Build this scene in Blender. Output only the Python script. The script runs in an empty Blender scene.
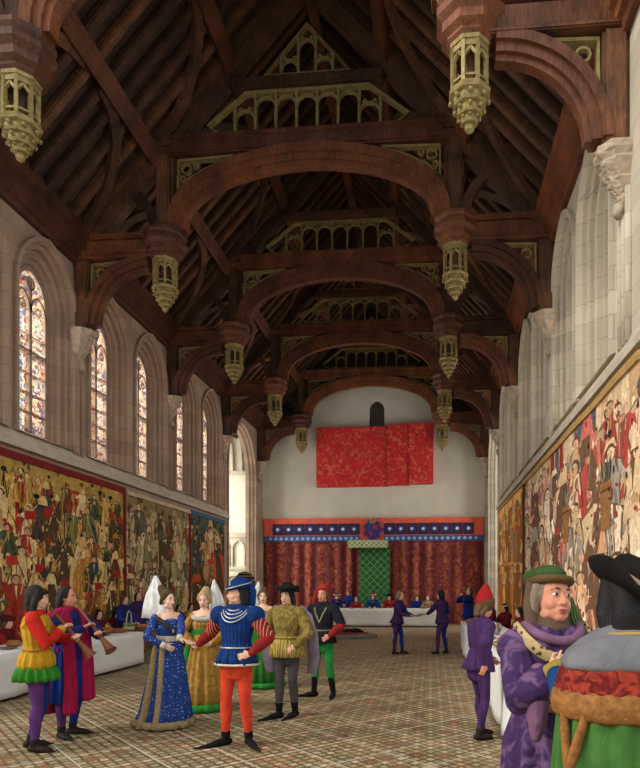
import bpy, bmesh, math, random
from mathutils import Vector, Matrix, noise as mnoise
pi = math.pi
S = bpy.context.scene
COL = S.collection
random.seed(7)

# ------------------------------------------------------------------ camera
FPX, PSI, PPX, HOR, EYE = 616.5, 0.087, 376.7, 587.4, 1.75
cs, sn = math.cos(PSI), math.sin(PSI)
cam_d = bpy.data.cameras.new('camera'); cam = bpy.data.objects.new('camera', cam_d); COL.objects.link(cam)
cam.location = (0, 0, EYE); cam.rotation_euler = (pi/2, 0, PSI)
cam_d.sensor_fit = 'HORIZONTAL'; cam_d.sensor_width = 36; cam_d.lens = FPX/640*36
cam_d.shift_x = (320-PPX)/640; cam_d.shift_y = (HOR-384)/640
cam_d.clip_start = .05; cam_d.clip_end = 500
S.camera = cam

def ground(px, py):                      # where a foot seen at a pixel stands on the floor
    a = (px-PPX)/FPX; d = EYE*FPX/(py-HOR)
    return Vector((d*(a*cs-sn), d*(a*sn+cs), 0))
def onY(px, py, Y):
    a = (px-PPX)/FPX; d = Y/(a*sn+cs)
    return Vector((d*(a*cs-sn), Y, EYE-(py-HOR)*d/FPX))
def onX(px, py, X):
    a = (px-PPX)/FPX; d = X/(a*cs-sn)
    return Vector((X, d*(a*sn+cs), EYE-(py-HOR)*d/FPX))

# hall dimensions
XC, W = -2.81, 5.52
XL, XR = XC-W, XC+W
YE = 29.8
T0, BAY = 8.81, 5.1
TY = [T0+BAY*i for i in range(5)]
Y0 = 7.9

# ------------------------------------------------------------------ materials
def lin(c): return tuple(((v/255)/12.92 if v/255 <= .04045 else ((v/255+.055)/1.055)**2.4) for v in c)
def C4(c, k=1.0):
    l = lin(c); return (min(1, l[0]*k), min(1, l[1]*k), min(1, l[2]*k), 1)
class NT:
    def __init__(s, name):
        s.m = bpy.data.materials.new(name); s.m.use_nodes = True
        s.t = s.m.node_tree; s.n = s.t.nodes; s.p = s.n['Principled BSDF']
    def add(s, typ, **kw):
        n = s.n.new(typ)
        for k, v in kw.items():
            if k in ('loc',): continue
            if hasattr(n, k) and not k.startswith('in_'): setattr(n, k, v)
            else: n.inputs[k[3:] if k.startswith('in_') else k].default_value = v
        return n
    def link(s, a, b): s.t.links.new(a, b)
    def coord(s): return s.add('ShaderNodeTexCoord').outputs['Object']
    def mapping(s, v, scale=(1, 1, 1), rot=(0, 0, 0), loc=(0, 0, 0)):
        n = s.add('ShaderNodeMapping'); n.inputs['Scale'].default_value = scale
        n.inputs['Rotation'].default_value = rot; n.inputs['Location'].default_value = loc
        s.link(v, n.inputs['Vector']); return n.outputs[0]
    def noise(s, v, scale, detail=3, rough=.55, dist=0):
        n = s.add('ShaderNodeTexNoise'); n.inputs['Scale'].default_value = scale
        n.inputs['Detail'].default_value = detail; n.inputs['Roughness'].default_value = rough
        n.inputs['Distortion'].default_value = dist
        s.link(v, n.inputs['Vector']); return n
    def voro(s, v, scale, rnd=1, metric='EUCLIDEAN', feat='F1', dims='3D'):
        n = s.add('ShaderNodeTexVoronoi'); n.voronoi_dimensions = dims; n.distance = metric; n.feature = feat
        n.inputs['Scale'].default_value = scale; n.inputs['Randomness'].default_value = rnd
        s.link(v, n.inputs['Vector']); return n
    def ramp(s, f, stops, interp='LINEAR'):
        n = s.add('ShaderNodeValToRGB'); r = n.color_ramp; r.interpolation = interp
        while len(r.elements) < len(stops): r.elements.new(.5)
        for e, (p, c) in zip(r.elements, stops): e.position = p; e.color = c
        s.link(f, n.inputs[0]); return n.outputs[0]
    def mix(s, f, a, b, mode='MIX'):
        n = s.add('ShaderNodeMix'); n.data_type = 'RGBA'; n.blend_type = mode
        for sock, val in ((n.inputs[0], f), (n.inputs[6], a), (n.inputs[7], b)):
            if isinstance(val, (int, float)): sock.default_value = val
            elif isinstance(val, tuple): sock.default_value = val
            else: s.link(val, sock)
        return n.outputs[2]
    def math(s, op, a, b=None, c=None):
        n = s.add('ShaderNodeMath'); n.operation = op
        for i, val in enumerate((a, b, c)):
            if val is None: continue
            if isinstance(val, (int, float)): n.inputs[i].default_value = val
            else: s.link(val, n.inputs[i])
        return n.outputs[0]
    def bump(s, h, strength=.2, dist=.02):
        n = s.add('ShaderNodeBump'); n.inputs['Strength'].default_value = strength
        n.inputs['Distance'].default_value = dist; s.link(h, n.inputs['Height'])
        s.link(n.outputs[0], s.p.inputs['Normal'])
    def base(s, c):
        if isinstance(c, tuple): s.p.inputs['Base Color'].default_value = c
        else: s.link(c, s.p.inputs['Base Color'])

def M(name, rgb, rough=.85, var=.18, scale=7, bump=.15, bscale=90, metal=0, pat=None, rgb2=None, ps=20, th=.45, soft=.08, sheen=0, spec=.3, wr=0, pleat=0):
    t = NT(name); v = t.coord()
    n = t.noise(v, scale)
    col = t.ramp(n.outputs['Fac'], [(.3, C4(rgb, 1-var)), (.7, C4(rgb, 1+var))])
    if pat:
        c2 = t.ramp(n.outputs['Fac'], [(.3, C4(rgb2, 1-var)), (.7, C4(rgb2, 1+var))])
        if pat == 'damask':
            d = t.noise(v, ps*.6, 2, .5, 1.6).outputs['Fac']; hi = True
        elif pat == 'dots':
            d = t.voro(v, ps, .55).outputs['Distance']; hi = False
        elif pat == 'stripes':
            w = t.add('ShaderNodeTexWave'); w.wave_type = 'BANDS'; w.bands_direction = 'X'
            w.inputs['Scale'].default_value = ps; w.inputs['Distortion'].default_value = .6; t.link(v, w.inputs['Vector'])
            d = w.outputs['Fac']; hi = True
        elif pat == 'lattice':
            sp = t.add('ShaderNodeSeparateXYZ'); t.link(v, sp.inputs[0])
            g = [t.math('ABSOLUTE', t.math('SINE', t.math('MULTIPLY', t.math(op, sp.outputs[0], sp.outputs[2]), ps))) for op in ('ADD', 'SUBTRACT')]
            d = t.math('MINIMUM', g[0], g[1]); hi = False
        elif pat == 'squares':
            d = t.voro(t.mapping(v, (1, 0, 1)), ps, 0, 'CHEBYCHEV').outputs['Distance']; hi = True
        f = t.ramp(d, [(th-soft, (0, 0, 0, 1) if hi else (1, 1, 1, 1)), (th+soft, (1, 1, 1, 1) if hi else (0, 0, 0, 1))])
        col = t.mix(f, col, c2)
    t.base(col)
    t.p.inputs['Roughness'].default_value = rough; t.p.inputs['Metallic'].default_value = metal
    t.p.inputs['Specular IOR Level'].default_value = spec
    if sheen: t.p.inputs['Sheen Weight'].default_value = sheen
    if wr:
        h = t.math('ADD', t.math('MULTIPLY', t.noise(t.mapping(v, (1, 1, .55)), 11, 3, .5, 1.2).outputs['Fac'], wr*3), t.math('MULTIPLY', t.noise(v, bscale, 2).outputs['Fac'], bump*.3))
        if pleat:
            sp_ = t.add('ShaderNodeSeparateXYZ'); t.link(v, sp_.inputs[0])
            an = t.math('ARCTAN2', sp_.outputs[1], sp_.outputs[0])
            wv = t.math('SINE', t.math('ADD', t.math('MULTIPLY', an, float(pleat)), t.math('MULTIPLY', t.noise(t.mapping(v, (1, 1, .4)), 4, 2).outputs['Fac'], 5.0)))
            h = t.math('ADD', h, t.math('MULTIPLY', wv, .35))
        t.bump(h, .75, .02)
    elif bump: t.bump(t.noise(v, bscale, 2).outputs['Fac'], bump, .01)
    return t.m

def wood_mat(name, rgb, rgb2, rnd=True, rough=.55):
    t = NT(name); v = t.coord()
    n1 = t.noise(t.mapping(v, (1, 1, 1)), 1.7, 4, .6)
    n2 = t.noise(t.mapping(v, (9, 9, 1.2)), 3, 3, .6, .4)
    c = t.ramp(n1.outputs['Fac'], [(.3, C4(rgb)), (.72, C4(rgb2))])
    g = t.ramp(n2.outputs['Fac'], [(.35, (.45, .42, .4, 1)), (.65, (1.15, 1.1, 1.05, 1))])
    c = t.mix(.75, c, g, 'MULTIPLY')
    if rnd:
        oi = t.add('ShaderNodeObjectInfo')
        r = t.ramp(oi.outputs['Random'], [(0, (.45, .42, .42, 1)), (.5, (.85, .8, .78, 1)), (1, (1.3, 1.12, .95, 1))])
        c = t.mix(1, c, r, 'MULTIPLY')
    t.base(c); t.p.inputs['Roughness'].default_value = rough; t.p.inputs['Specular IOR Level'].default_value = .35
    t.bump(n2.outputs['Fac'], .25, .02)
    return t.m

def stone_mat(name, rgb, rgb2, bw=.75, bh=.36, mortar=.012, contrast=.5):
    t = NT(name); v = t.coord()
    sp = t.add('ShaderNodeSeparateXYZ'); t.link(v, sp.inputs[0])
    cb = t.add('ShaderNodeCombineXYZ')
    t.link(t.math('ADD', sp.outputs[0], sp.outputs[1]), cb.inputs[0]); t.link(sp.outputs[2], cb.inputs[1])
    b = t.add('ShaderNodeTexBrick'); t.link(cb.outputs[0], b.inputs['Vector'])
    b.inputs['Scale'].default_value = 1; b.inputs['Mortar Size'].default_value = mortar
    b.inputs['Brick Width'].default_value = bw; b.inputs['Row Height'].default_value = bh
    b.inputs['Color1'].default_value = C4(rgb); b.inputs['Color2'].default_value = C4(rgb2)
    b.inputs['Mortar'].default_value = C4(rgb, .72); b.inputs['Bias'].default_value = 0
    n = t.noise(v, 1.3, 5, .6)
    g = t.ramp(n.outputs['Fac'], [(.3, (.72, .68, .64, 1)), (.7, (1.1, 1.08, 1.05, 1))])
    t.base(t.mix(contrast, b.outputs['Color'], t.mix(1, b.outputs['Color'], g, 'MULTIPLY')))
    t.p.inputs['Roughness'].default_value = .92; t.p.inputs['Specular IOR Level'].default_value = .2
    t.bump(t.noise(v, 25, 4).outputs['Fac'], .2, .01)
    return t.m

def floor_mat():
    t = NT('patterned floor tiles'); v = t.coord()
    big = t.mapping(v, (1, 1, 0), (0, 0, pi/4))
    L = t.voro(big, 1/.66, 0, 'CHEBYCHEV', dims='2D').outputs['Distance']
    line = t.ramp(L, [(.484, (0, 0, 0, 1)), (.49, (.8, .8, .8, 1))])
    s = t.voro(t.mapping(v, (1, 1, 0)), 1/.15, 0, 'CHEBYCHEV', dims='2D')
    cell = t.add('ShaderNodeSeparateColor'); t.link(s.outputs['Color'], cell.inputs[0])
    base = t.ramp(cell.outputs[0], [(0, C4((104, 86, 62))), (.3, C4((122, 100, 74))), (.6, C4((90, 78, 56))), (.85, C4((134, 80, 62))), (.93, C4((98, 94, 72)))], 'CONSTANT')
    d = t.voro(t.mapping(v, (1, 1, 0)), 1/.15, 0, 'MANHATTAN', dims='2D').outputs['Distance']
    dia = t.ramp(d, [(.3, (1, 1, 1, 1)), (.4, (0, 0, 0, 1)), (.62, (0, 0, 0, 1)), (.7, (.7, .7, .7, 1))])
    alt = t.ramp(cell.outputs[1], [(0, C4((196, 178, 136))), (.35, C4((176, 156, 110))), (.6, C4((166, 156, 118))), (.8, C4((206, 190, 154))), (.93, C4((156, 104, 82)))], 'CONSTANT')
    c = t.mix(t.math('MULTIPLY', dia, .85), base, alt)
    joint = t.ramp(s.outputs['Distance'], [(.46, (0, 0, 0, 1)), (.49, (1, 1, 1, 1))])
    c = t.mix(t.math('MULTIPLY', joint, .5), c, C4((104, 88, 68)))
    n = t.noise(v, .9, 4, .6)
    c = t.mix(1, c, t.ramp(n.outputs['Fac'], [(.3, (.9, .87, .84, 1)), (.7, (1.06, 1.03, 1, 1))]), 'MULTIPLY')
    c = t.mix(line, c, C4((214, 204, 184)))
    t.base(c); t.p.inputs['Roughness'].default_value = .6; t.p.inputs['Specular IOR Level'].default_value = .3
    t.bump(joint, .15, .003)
    return t.m

def glass_mat(name, tint=.55):
    t = NT(name); v = t.coord()
    m = t.mapping(v, (0, 1, 1))
    vo = t.voro(m, 15, .9, dims='3D')
    sp = t.add('ShaderNodeSeparateColor'); t.link(vo.outputs['Color'], sp.inputs[0])
    c = t.ramp(sp.outputs[0], [(0, C4((236, 238, 242))), (.4, C4((178, 192, 226))), (.56, C4((252, 246, 230))), (.76, C4((120, 132, 190))), (.9, C4((226, 206, 170))), (.965, C4((180, 90, 86)))], 'CONSTANT')
    low = t.add('ShaderNodeSeparateXYZ'); t.link(v, low.inputs[0])
    e = t.voro(m, 15, .9, feat='DISTANCE_TO_EDGE').outputs['Distance']
    lead = t.ramp(e, [(.04, (.1, .1, .12, 1)), (.08, (1, 1, 1, 1))])
    c = t.mix(1, c, lead, 'MULTIPLY')
    tr = t.add('ShaderNodeBsdfTransparent'); t.link(c, tr.inputs[0])
    gl = t.add('ShaderNodeBsdfGlossy'); gl.inputs['Roughness'].default_value = .2
    mx = t.add('ShaderNodeMixShader'); mx.inputs[0].default_value = .06
    t.link(tr.outputs[0], mx.inputs[1]); t.link(gl.outputs[0], mx.inputs[2])
    t.link(mx.outputs[0], t.n['Material Output'].inputs[0])
    return t.m

def attr_mat(name):
    t = NT(name); a = t.add('ShaderNodeVertexColor'); a.layer_name = 'Col'
    v = t.coord()
    n = t.noise(v, 9, 4, .7, .8); n2 = t.noise(v, 60, 2)
    g = t.ramp(n.outputs['Fac'], [(.3, (.72, .68, .62, 1)), (.5, (1.1, 1.08, 1.04, 1)), (.72, (1.5, 1.42, 1.3, 1))])
    t.base(t.mix(1, a.outputs['Color'], g, 'MULTIPLY'))
    t.p.inputs['Roughness'].default_value = .95; t.p.inputs['Specular IOR Level'].default_value = .1
    t.bump(n2.outputs['Fac'], .3, .01)
    return t.m

def brocade_mat():
    t = NT('dark red brocade'); v = t.coord()
    sp = t.add('ShaderNodeSeparateXYZ'); t.link(v, sp.inputs[0])
    ph = t.math('SINE', t.math('MULTIPLY', sp.outputs[0], 2*pi/.66))
    n = t.noise(t.mapping(v, (1, 1, .8)), 4.5, 3, .6, 1.4).outputs['Fac']
    f = t.math('ADD', t.math('MULTIPLY', ph, .1), n)
    c = t.ramp(f, [(.36, C4((92, 24, 26))), (.52, C4((124, 36, 32))), (.66, C4((168, 86, 52))), (.8, C4((190, 112, 66)))])
    t.base(c); t.p.inputs['Roughness'].default_value = .75
    t.bump(t.noise(v, 40, 2).outputs['Fac'], .2, .01)
    return t.m

MAT = dict(
 floor=floor_mat(),
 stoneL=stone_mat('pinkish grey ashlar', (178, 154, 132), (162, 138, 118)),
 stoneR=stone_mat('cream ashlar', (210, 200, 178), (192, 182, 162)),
 plaster=M('grey white plaster', (216, 210, 194), .95, .06, 1.2, .1, 30),
 plasterR=M('cream plaster', (214, 208, 190), .95, .1, 1.5, .1, 30),
 ledge=M('pale stone ledge', (190, 178, 156), .9, .15, 2.5, .2, 30),
 corbel=M('carved corbel stone', (178, 160, 136), .9, .2, 9, .5, 25),
 dark_niche=M('dark grey niche stone', (120, 114, 106), .95, .1, 4, .1),  # plain dark grey stone of the niche, also used for the hearth kerb
 oak=wood_mat('dark roof oak', (66, 50, 40), (126, 90, 62)),
 oak2=wood_mat('red brown roof oak', (78, 50, 36), (138, 88, 58)),
 board=wood_mat('dark roof boards', (52, 40, 33), (84, 62, 48), False, .7),
 gold=M('aged gilding', (148, 130, 80), .5, .3, 14, .3, 60, .25),
 goldlo=M('dull gilded tracery', (150, 132, 82), .55, .25, 8, .2, 60, .1),
 glass=glass_mat('stained glass'),
 tap=attr_mat('woven wool tapestry'),
 backing=M('brown tapestry backing', (86, 62, 44)),
 tapred=M('crimson tapestry border', (120, 34, 36), .95, .2, 6),
 tapcream=M('cream tapestry border', (200, 184, 146), .95, .2, 6),
 tapblue=M('slate blue tapestry border', (70, 104, 124), .95, .2, 6),
 tapgold=M('gold brown tapestry border', (176, 138, 84), .95, .25, 8),
 brocade=brocade_mat(),
 orange=M('orange red border cloth', (232, 104, 78), .85, .12, 5),
 bluecl=M('blue border cloth', (62, 94, 152), .85, .2, 9),
 paleblue=M('pale blue lozenge', (168, 186, 206), .85, .1, 9),
 purpleblk=M('dark plum block', (66, 44, 66), .85, .25, 9),
 rosblue=M('rosette blue', (50, 68, 138), .8, .2, 9),
 roswhite=M('rosette white', (224, 216, 206), .8, .08, 9),
 crestred=M('crest red', (170, 44, 54), .8, .2, 9), crestpur=M('crest purple', (88, 58, 128), .8, .2, 9),
 redcloth=M('crimson cloth with gold thread', (206, 44, 46), .7, .16, 3, .2, 40, pat='damask', rgb2=(216, 106, 76), ps=7, th=.58, soft=.05),
 green=M('green damask with gold lattice', (24, 98, 54), .7, .25, 6, .2, 60, pat='lattice', rgb2=(124, 150, 84), ps=9, th=.17, soft=.08),
 palegreen=M('pale green valance', (150, 176, 112), .8, .15, 6, .2, 60, pat='lattice', rgb2=(224, 224, 188), ps=14, th=.4, soft=.15),
 dkgreen=M('dark green canopy side', (26, 62, 44), .85, .2, 6),
 linen=M('white linen', (232, 230, 224), .9, .04, 3, .15, 30),
 tabwood=M('plain table wood', (110, 78, 50), .7, .2, 6),
)

# ------------------------------------------------------------------ mesh helpers
def new_obj(name, bm, mat, parent=None, smooth=False, recalc=True):
    if recalc: bmesh.ops.recalc_face_normals(bm, faces=bm.faces)
    me = bpy.data.meshes.new(name); bm.to_mesh(me); bm.free()
    for m in (mat if isinstance(mat, (list, tuple)) else [mat]): me.materials.append(m)
    if smooth:
        for p in me.polygons: p.use_smooth = True
    o = bpy.data.objects.new(name, me); COL.objects.link(o)
    if parent: o.parent = parent
    return o
def tag(o, label=None, cat=None, group=None, kind=None):
    if label: o['label'] = label
    if cat: o['category'] = cat
    if group: o['group'] = group
    if kind: o['kind'] = kind
    return o
def empty(name, loc=(0, 0, 0), rz=0, scale=1):
    o = bpy.data.objects.new(name, None); COL.objects.link(o)
    o.location = loc; o.rotation_euler = (0, 0, rz); o.scale = (scale,)*3; o.empty_display_size = .2
    return o
def copy_tree(o, parent=None):
    c = o.copy(); COL.objects.link(c)
    if parent: c.parent = parent
    for ch in list(o.children): copy_tree(ch, c)
    return c
def box(bm, x0, x1, y0, y1, z0, z1, mi=0):
    vs = [bm.verts.new((x, y, z)) for x in (x0, x1) for y in (y0, y1) for z in (z0, z1)]
    for f in ((0, 1, 3, 2), (4, 6, 7, 5), (0, 4, 5, 1), (2, 3, 7, 6), (0, 2, 6, 4), (1, 5, 7, 3)):
        bm.faces.new([vs[i] for i in f]).material_index = mi
def bbox(bm, x0, x1, y0, y1, z0, z1, b=.02):
    b2 = bmesh.new(); box(b2, x0, x1, y0, y1, z0, z1)
    bmesh.ops.bevel(b2, geom=list(b2.edges), offset=b, segments=2, affect='EDGES')
    me = bpy.data.meshes.new('t'); b2.to_mesh(me); b2.free(); bm.from_mesh(me); bpy.data.meshes.remove(me)
def prism(bm, pts, axis, a0, a1, mi=0):
    """closed polygon pts (2-D) extruded along an axis: 'Y' gives (u,a,v), 'X' gives (a,u,v), 'Z' gives (u,v,a)"""
    f = {'Y': lambda u, v, a: (u, a, v), 'X': lambda u, v, a: (a, u, v), 'Z': lambda u, v, a: (u, v, a)}[axis]
    A = [bm.verts.new(f(u, v, a0)) for u, v in pts]; B = [bm.verts.new(f(u, v, a1)) for u, v in pts]
    n = len(pts)
    bm.faces.new(A).material_index = mi; bm.faces.new(B[::-1]).material_index = mi
    for i in range(n):
        bm.faces.new((A[i], B[i], B[(i+1) % n], A[(i+1) % n])).material_index = mi
def bar(bm, p, q, w, d, up=(0, 1, 0), ext=0):
    """rectangular bar from p to q: w across, d along 'up'"""
    p = Vector(p); q = Vector(q); t = (q-p).normalized(); p = p-t*ext; q = q+t*ext
    u = Vector(up); u = (u-t*u.dot(t)).normalized(); s = t.cross(u)
    vs = []
    for c in (p, q):
        for a, b in ((-1, -1), (1, -1), (1, 1), (-1, 1)): vs.append(bm.verts.new(c+s*(a*w/2)+u*(b*d/2)))
    for f in ((3, 2, 1, 0), (4, 5, 6, 7), (0, 1, 5, 4), (1, 2, 6, 5), (2, 3, 7, 6), (3, 0, 4, 7)): bm.faces.new([vs[i] for i in f])
def strip(bm, pts, w, d0, d1, closed=False):
    """polyline in the u-z plane swept as a band of width w between y=d0 and y=d1"""
    n = len(pts); L = []
    for i in range(n):
        a = Vector(pts[(i-1) % n] if (closed or i > 0) else pts[0]); b = Vector(pts[(i+1) % n] if (closed or i < n-1) else pts[-1])
        t = (b-a).normalized(); nn = Vector((-t.y, t.x)); c = Vector(pts[i])
        L.append([bm.verts.new((q.x, y, q.y)) for q, y in ((c-nn*w/2, d0), (c+nn*w/2, d0), (c+nn*w/2, d1), (c-nn*w/2, d1))])
    for i in range(n if closed else n-1):
        A = L[i]; B = L[(i+1) % n]
        for k in range(4): bm.faces.new((A[k], A[(k+1) % 4], B[(k+1) % 4], B[k]))
    if not closed: bm.faces.new(L[0][::-1]); bm.faces.new(L[-1])
def lathe(bm, prof, n=16, c=(0, 0, 0), a0=0, ov=(1, 1)):
    R = []
    for r, z in prof:
        R.append([bm.verts.new((c[0]+ov[0]*r*math.cos(a0+2*pi*k/n), c[1]+ov[1]*r*math.sin(a0+2*pi*k/n), c[2]+z)) for k in range(n)])
    for i in range(len(R)-1):
        for k in range(n): bm.faces.new((R[i][k], R[i][(k+1) % n], R[i+1][(k+1) % n], R[i+1][k]))
    bm.faces.new(R[0][::-1]); bm.faces.new(R[-1])
def arch_pts(w, spring, rise, n=10):
    """pointed arch from (-w,spring) to (w,spring)"""
    if rise <= w*1.001: return [(-w*math.cos(pi*i/(2*n)), spring+rise*math.sin(pi*i/(2*n))) for i in range(2*n+1)]
    c = (rise*rise-w*w)/(2*w); R = w+c; a1 = math.asin(rise/R); P = []
    for i in range(n+1):
        a = a1*i/n; P.append((c-R*math.cos(a), spring+R*math.sin(a)))
    return P+[(-u, z) for u, z in P[::-1][1:]]
# ------------------------------------------------------------------ setting: floor, walls, windows
bm = bmesh.new(); box(bm, -14, 9, -3, YE+.6, -.2, 0)
tag(new_obj('floor', bm, MAT['floor']), kind='structure')

def wall_with_arches(bm, X, d, ya, yb, ztop, openings):
    """wall face on the plane X, body behind it in direction d (-1 left, +1 right).
    openings: (centre, half width, sill, spring, rise, rings) with rings (inset, depth)"""
    P = lambda dep, y, z: bm.verts.new((X+d*dep, y, z))
    y = ya
    for (yc, w, sill, spr, rise, rings) in sorted(openings):
        def outline(ins, dep):
            ww = w-ins; pts = arch_pts(ww, spr, rise-ins*1.15)
            sl = sill+(.45*dep if sill > .1 else 0)
            return [(yc-ww, sl)]+[(yc+u, z) for u, z in pts]+[(yc+ww, sl)]
        o0 = outline(*rings[0])
        yl, yr = o0[0][0], o0[-1][0]
        bm.faces.new((P(0, y, 0), P(0, yl, 0), P(0, yl, ztop), P(0, y, ztop)))
        if sill > .1: bm.faces.new((P(0, yl, 0), P(0, yr, 0), P(0, yr, sill), P(0, yl, sill)))
        for i in range(1, len(o0)-2):
            a, b = o0[i], o0[i+1]
            bm.faces.new((P(0, a[0], a[1]), P(0, b[0], b[1]), P(0, b[0], ztop), P(0, a[0], ztop)))
        prev = [P(rings[0][1], *q) for q in o0]
        for r in rings[1:]:
            cur = [P(r[1], *q) for q in outline(*r)]
            for i in range(len(cur)-1): bm.faces.new((prev[i], prev[i+1], cur[i+1], cur[i]))
            if sill > .1: bm.faces.new((prev[-1], prev[0], cur[0], cur[-1]))
            prev = cur
        y = yr
    bm.faces.new((P(0, y, 0), P(0, yb, 0), P(0, yb, ztop), P(0, y, ztop)))
    # ends, top and outer skin strips so that the wall is a body
    bm.faces.new((P(0, ya, 0), P(.95, ya, 0), P(.95, ya, ztop), P(0, ya, ztop)))
    bm.faces.new((P(0, yb, 0), P(.95, yb, 0), P(.95, yb, ztop), P(0, yb, ztop)))
    bm.faces.new((P(0, ya, ztop), P(0, yb, ztop), P(.95, yb, ztop), P(.95, ya, ztop)))

RINGS = [(-.12, 0), (-.12, -.09), (-.04, -.09), (-.02, -.02), (0, .0), (.0, .08), (.09, .09), (.1, .12), (.1, .2), (.16, .21), (.2, .18), (.24, .21), (.25, .3), (.33, .31), (.35, .38), (.4, .41), (.42, .95)]
RINGO = [(-.1, 0), (-.1, -.06), (0, -.06), (0, .04), (.06, .08), (.08, .2), (.14, .24), (.16, .4)]
wy = [TY[i]+BAY/2+o+(.22 if i == 0 else .1) for i in range(3) for o in (-1.17, 1.17)]
OY = TY[3]+2.65
def build_wall(side):
    d = -1 if side == 'left' else 1; X = XL if d < 0 else XR
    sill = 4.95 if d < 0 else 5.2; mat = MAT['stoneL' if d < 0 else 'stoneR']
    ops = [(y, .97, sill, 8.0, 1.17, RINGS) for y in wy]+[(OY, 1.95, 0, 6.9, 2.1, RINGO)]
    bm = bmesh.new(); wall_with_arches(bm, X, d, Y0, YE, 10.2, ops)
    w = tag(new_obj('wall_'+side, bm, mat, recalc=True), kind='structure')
    # string course under the windows, carried round as a sloping ledge
    bm = bmesh.new(); z0 = 4.56 if d < 0 else 4.82
    prism(bm, [(X-d*.0, z0), (X-d*.13, z0), (X-d*.13, z0+.12), (X-d*.09, z0+.16), (X, sill-.02)], 'Y', Y0, OY-2.1)
    new_obj('ledge', bm, MAT['ledge'], w)
    # shafts on the piers and carved corbels under the wall posts
    for i, ty in enumerate(TY):
        bm = bmesh.new()
        for k in (-.17, 0, .17):
            lathe(bm, [(.05, sill-.1), (.05, 7.2)], 10, (X-d*.03, ty+k, 0))
        if i not in (4,): new_obj('shaft', bm, mat, w, True)
        else: bm.free()
        bm = bmesh.new()
        st = [(.07, 7.02, .1), (.12, 7.1, .14), (.1, 7.16, .12), (.15, 7.24, .19), (.19, 7.34, .25), (.17, 7.38, .24), (.21, 7.48, .3), (.25, 7.58, .37), (.23, 7.62, .35), (.27, 7.7, .43), (.27, 7.8, .43)]
        prev = None
        for hw, z, dep in st:
            pts = [(X, ty-hw), (X-d*dep*.6, ty-hw), (X-d*dep, ty-hw*.45), (X-d*dep, ty+hw*.45), (X-d*dep*.6, ty+hw), (X, ty+hw)]
            cur = [bm.verts.new((x, y, z)) for x, y in pts]
            if prev:
                for k in range(6): bm.faces.new((prev[k], prev[(k+1) % 6], cur[(k+1) % 6], cur[k]))
            else: bm.faces.new(cur)
            prev = cur
        bm.faces.new(prev)
        bmesh.ops.subdivide_edges(bm, edges=list(bm.edges), cuts=2, use_grid_fill=True)
        for v in bm.verts:
            if abs(v.co.x-X) > .02: v.co += Vector((-d, 0, 0))*(.035*mnoise.noise(v.co*14)+.02*mnoise.noise(v.co*31))
        new_obj('corbel', bm, MAT['corbel'], w)
        bm = bmesh.new()     # small carved head under the corbel
        bmesh.ops.create_icosphere(bm, subdivisions=2, radius=.1, matrix=Matrix.Translation((X-d*.1, ty, 6.98)) @ Matrix.Diagonal((.9, .9, 1.25, 1)))
        for v in bm.verts: v.co += v.normal*.02*math.sin(v.co.z*60+v.co.y*50)
        new_obj('corbel_boss', bm, MAT['corbel'], w, True)
    # oriel bay behind the tall arch
    bm = bmesh.new(); A, B = OY-2.15, OY+2.15; x1 = X+d*.4; x2 = X+d*2.6
    box(bm, min(x1, x2), max(x1, x2), B, B+.3, 0, 9.6)
    box(bm, min(x1, x2), max(x1, x2), A-.3, A, 0, 9.6)
    for (ya, yb) in ((A, A+.35), (OY-.15, OY+.15), (B-.35, B)): box(bm, x2-.15, x2+.15, ya, yb, 0, 9.6)
    box(bm, x2-.15, x2+.15, A, B, 0, .9); box(bm, x2-.15, x2+.15, A, B, 8.6, 9.6)
    box(bm, min(x1, x2), max(x1, x2), A-.3, B+.3, 9.6, 9.9)
    o = tag(new_obj('trim_'+('1' if d < 0 else '2'), bm, MAT['plasterR']), kind='structure')
    bm = bmesh.new()        # ribs of the little vault and a ledge with blind arches on the far side wall
    for k in range(7):
        u = .25+k*.45
        pts = [(x1+d*u+d*.5*(1-math.cos(a))*(1 if k < 4 else -1)*.5, 7.3+1.9*math.sin(a)) for a in [pi/2*j/8 for j in range(9)]]
        strip(bm, pts, .06, B-.12, B+.01)
    box(bm, min(x1, x2), max(x1, x2), B-.14, B+.01, 7.16, 7.32)
    box(bm, min(x1, x2), max(x1, x2), B-.16, B+.01, 4.15, 4.35)
    for k in range(3):
        ap = arch_pts(.3, 3.6, .4, 6); cx = x1+d*(.45+.75*k)
        strip(bm, [(cx-.3, 2.75)]+[(cx+u, z) for u, z in ap]+[(cx+.3, 2.75)], .08, B-.1, B+.01)
    box(bm, min(x1, x2), max(x1, x2), B-.12, B+.01, 2.6, 2.75)
    ap = arch_pts(.62, 1.75, .62, 8); cx = x1+d*.62
    strip(bm, [(cx-.62, 0)]+[(cx+u, z) for u, z in ap]+[(cx+.62, 0)], .14, B-.13, B+.01)
    new_obj('moulding', bm, MAT['stoneR'], o)
    return w
wl = build_wall('left'); wr = build_wall('right')

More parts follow.
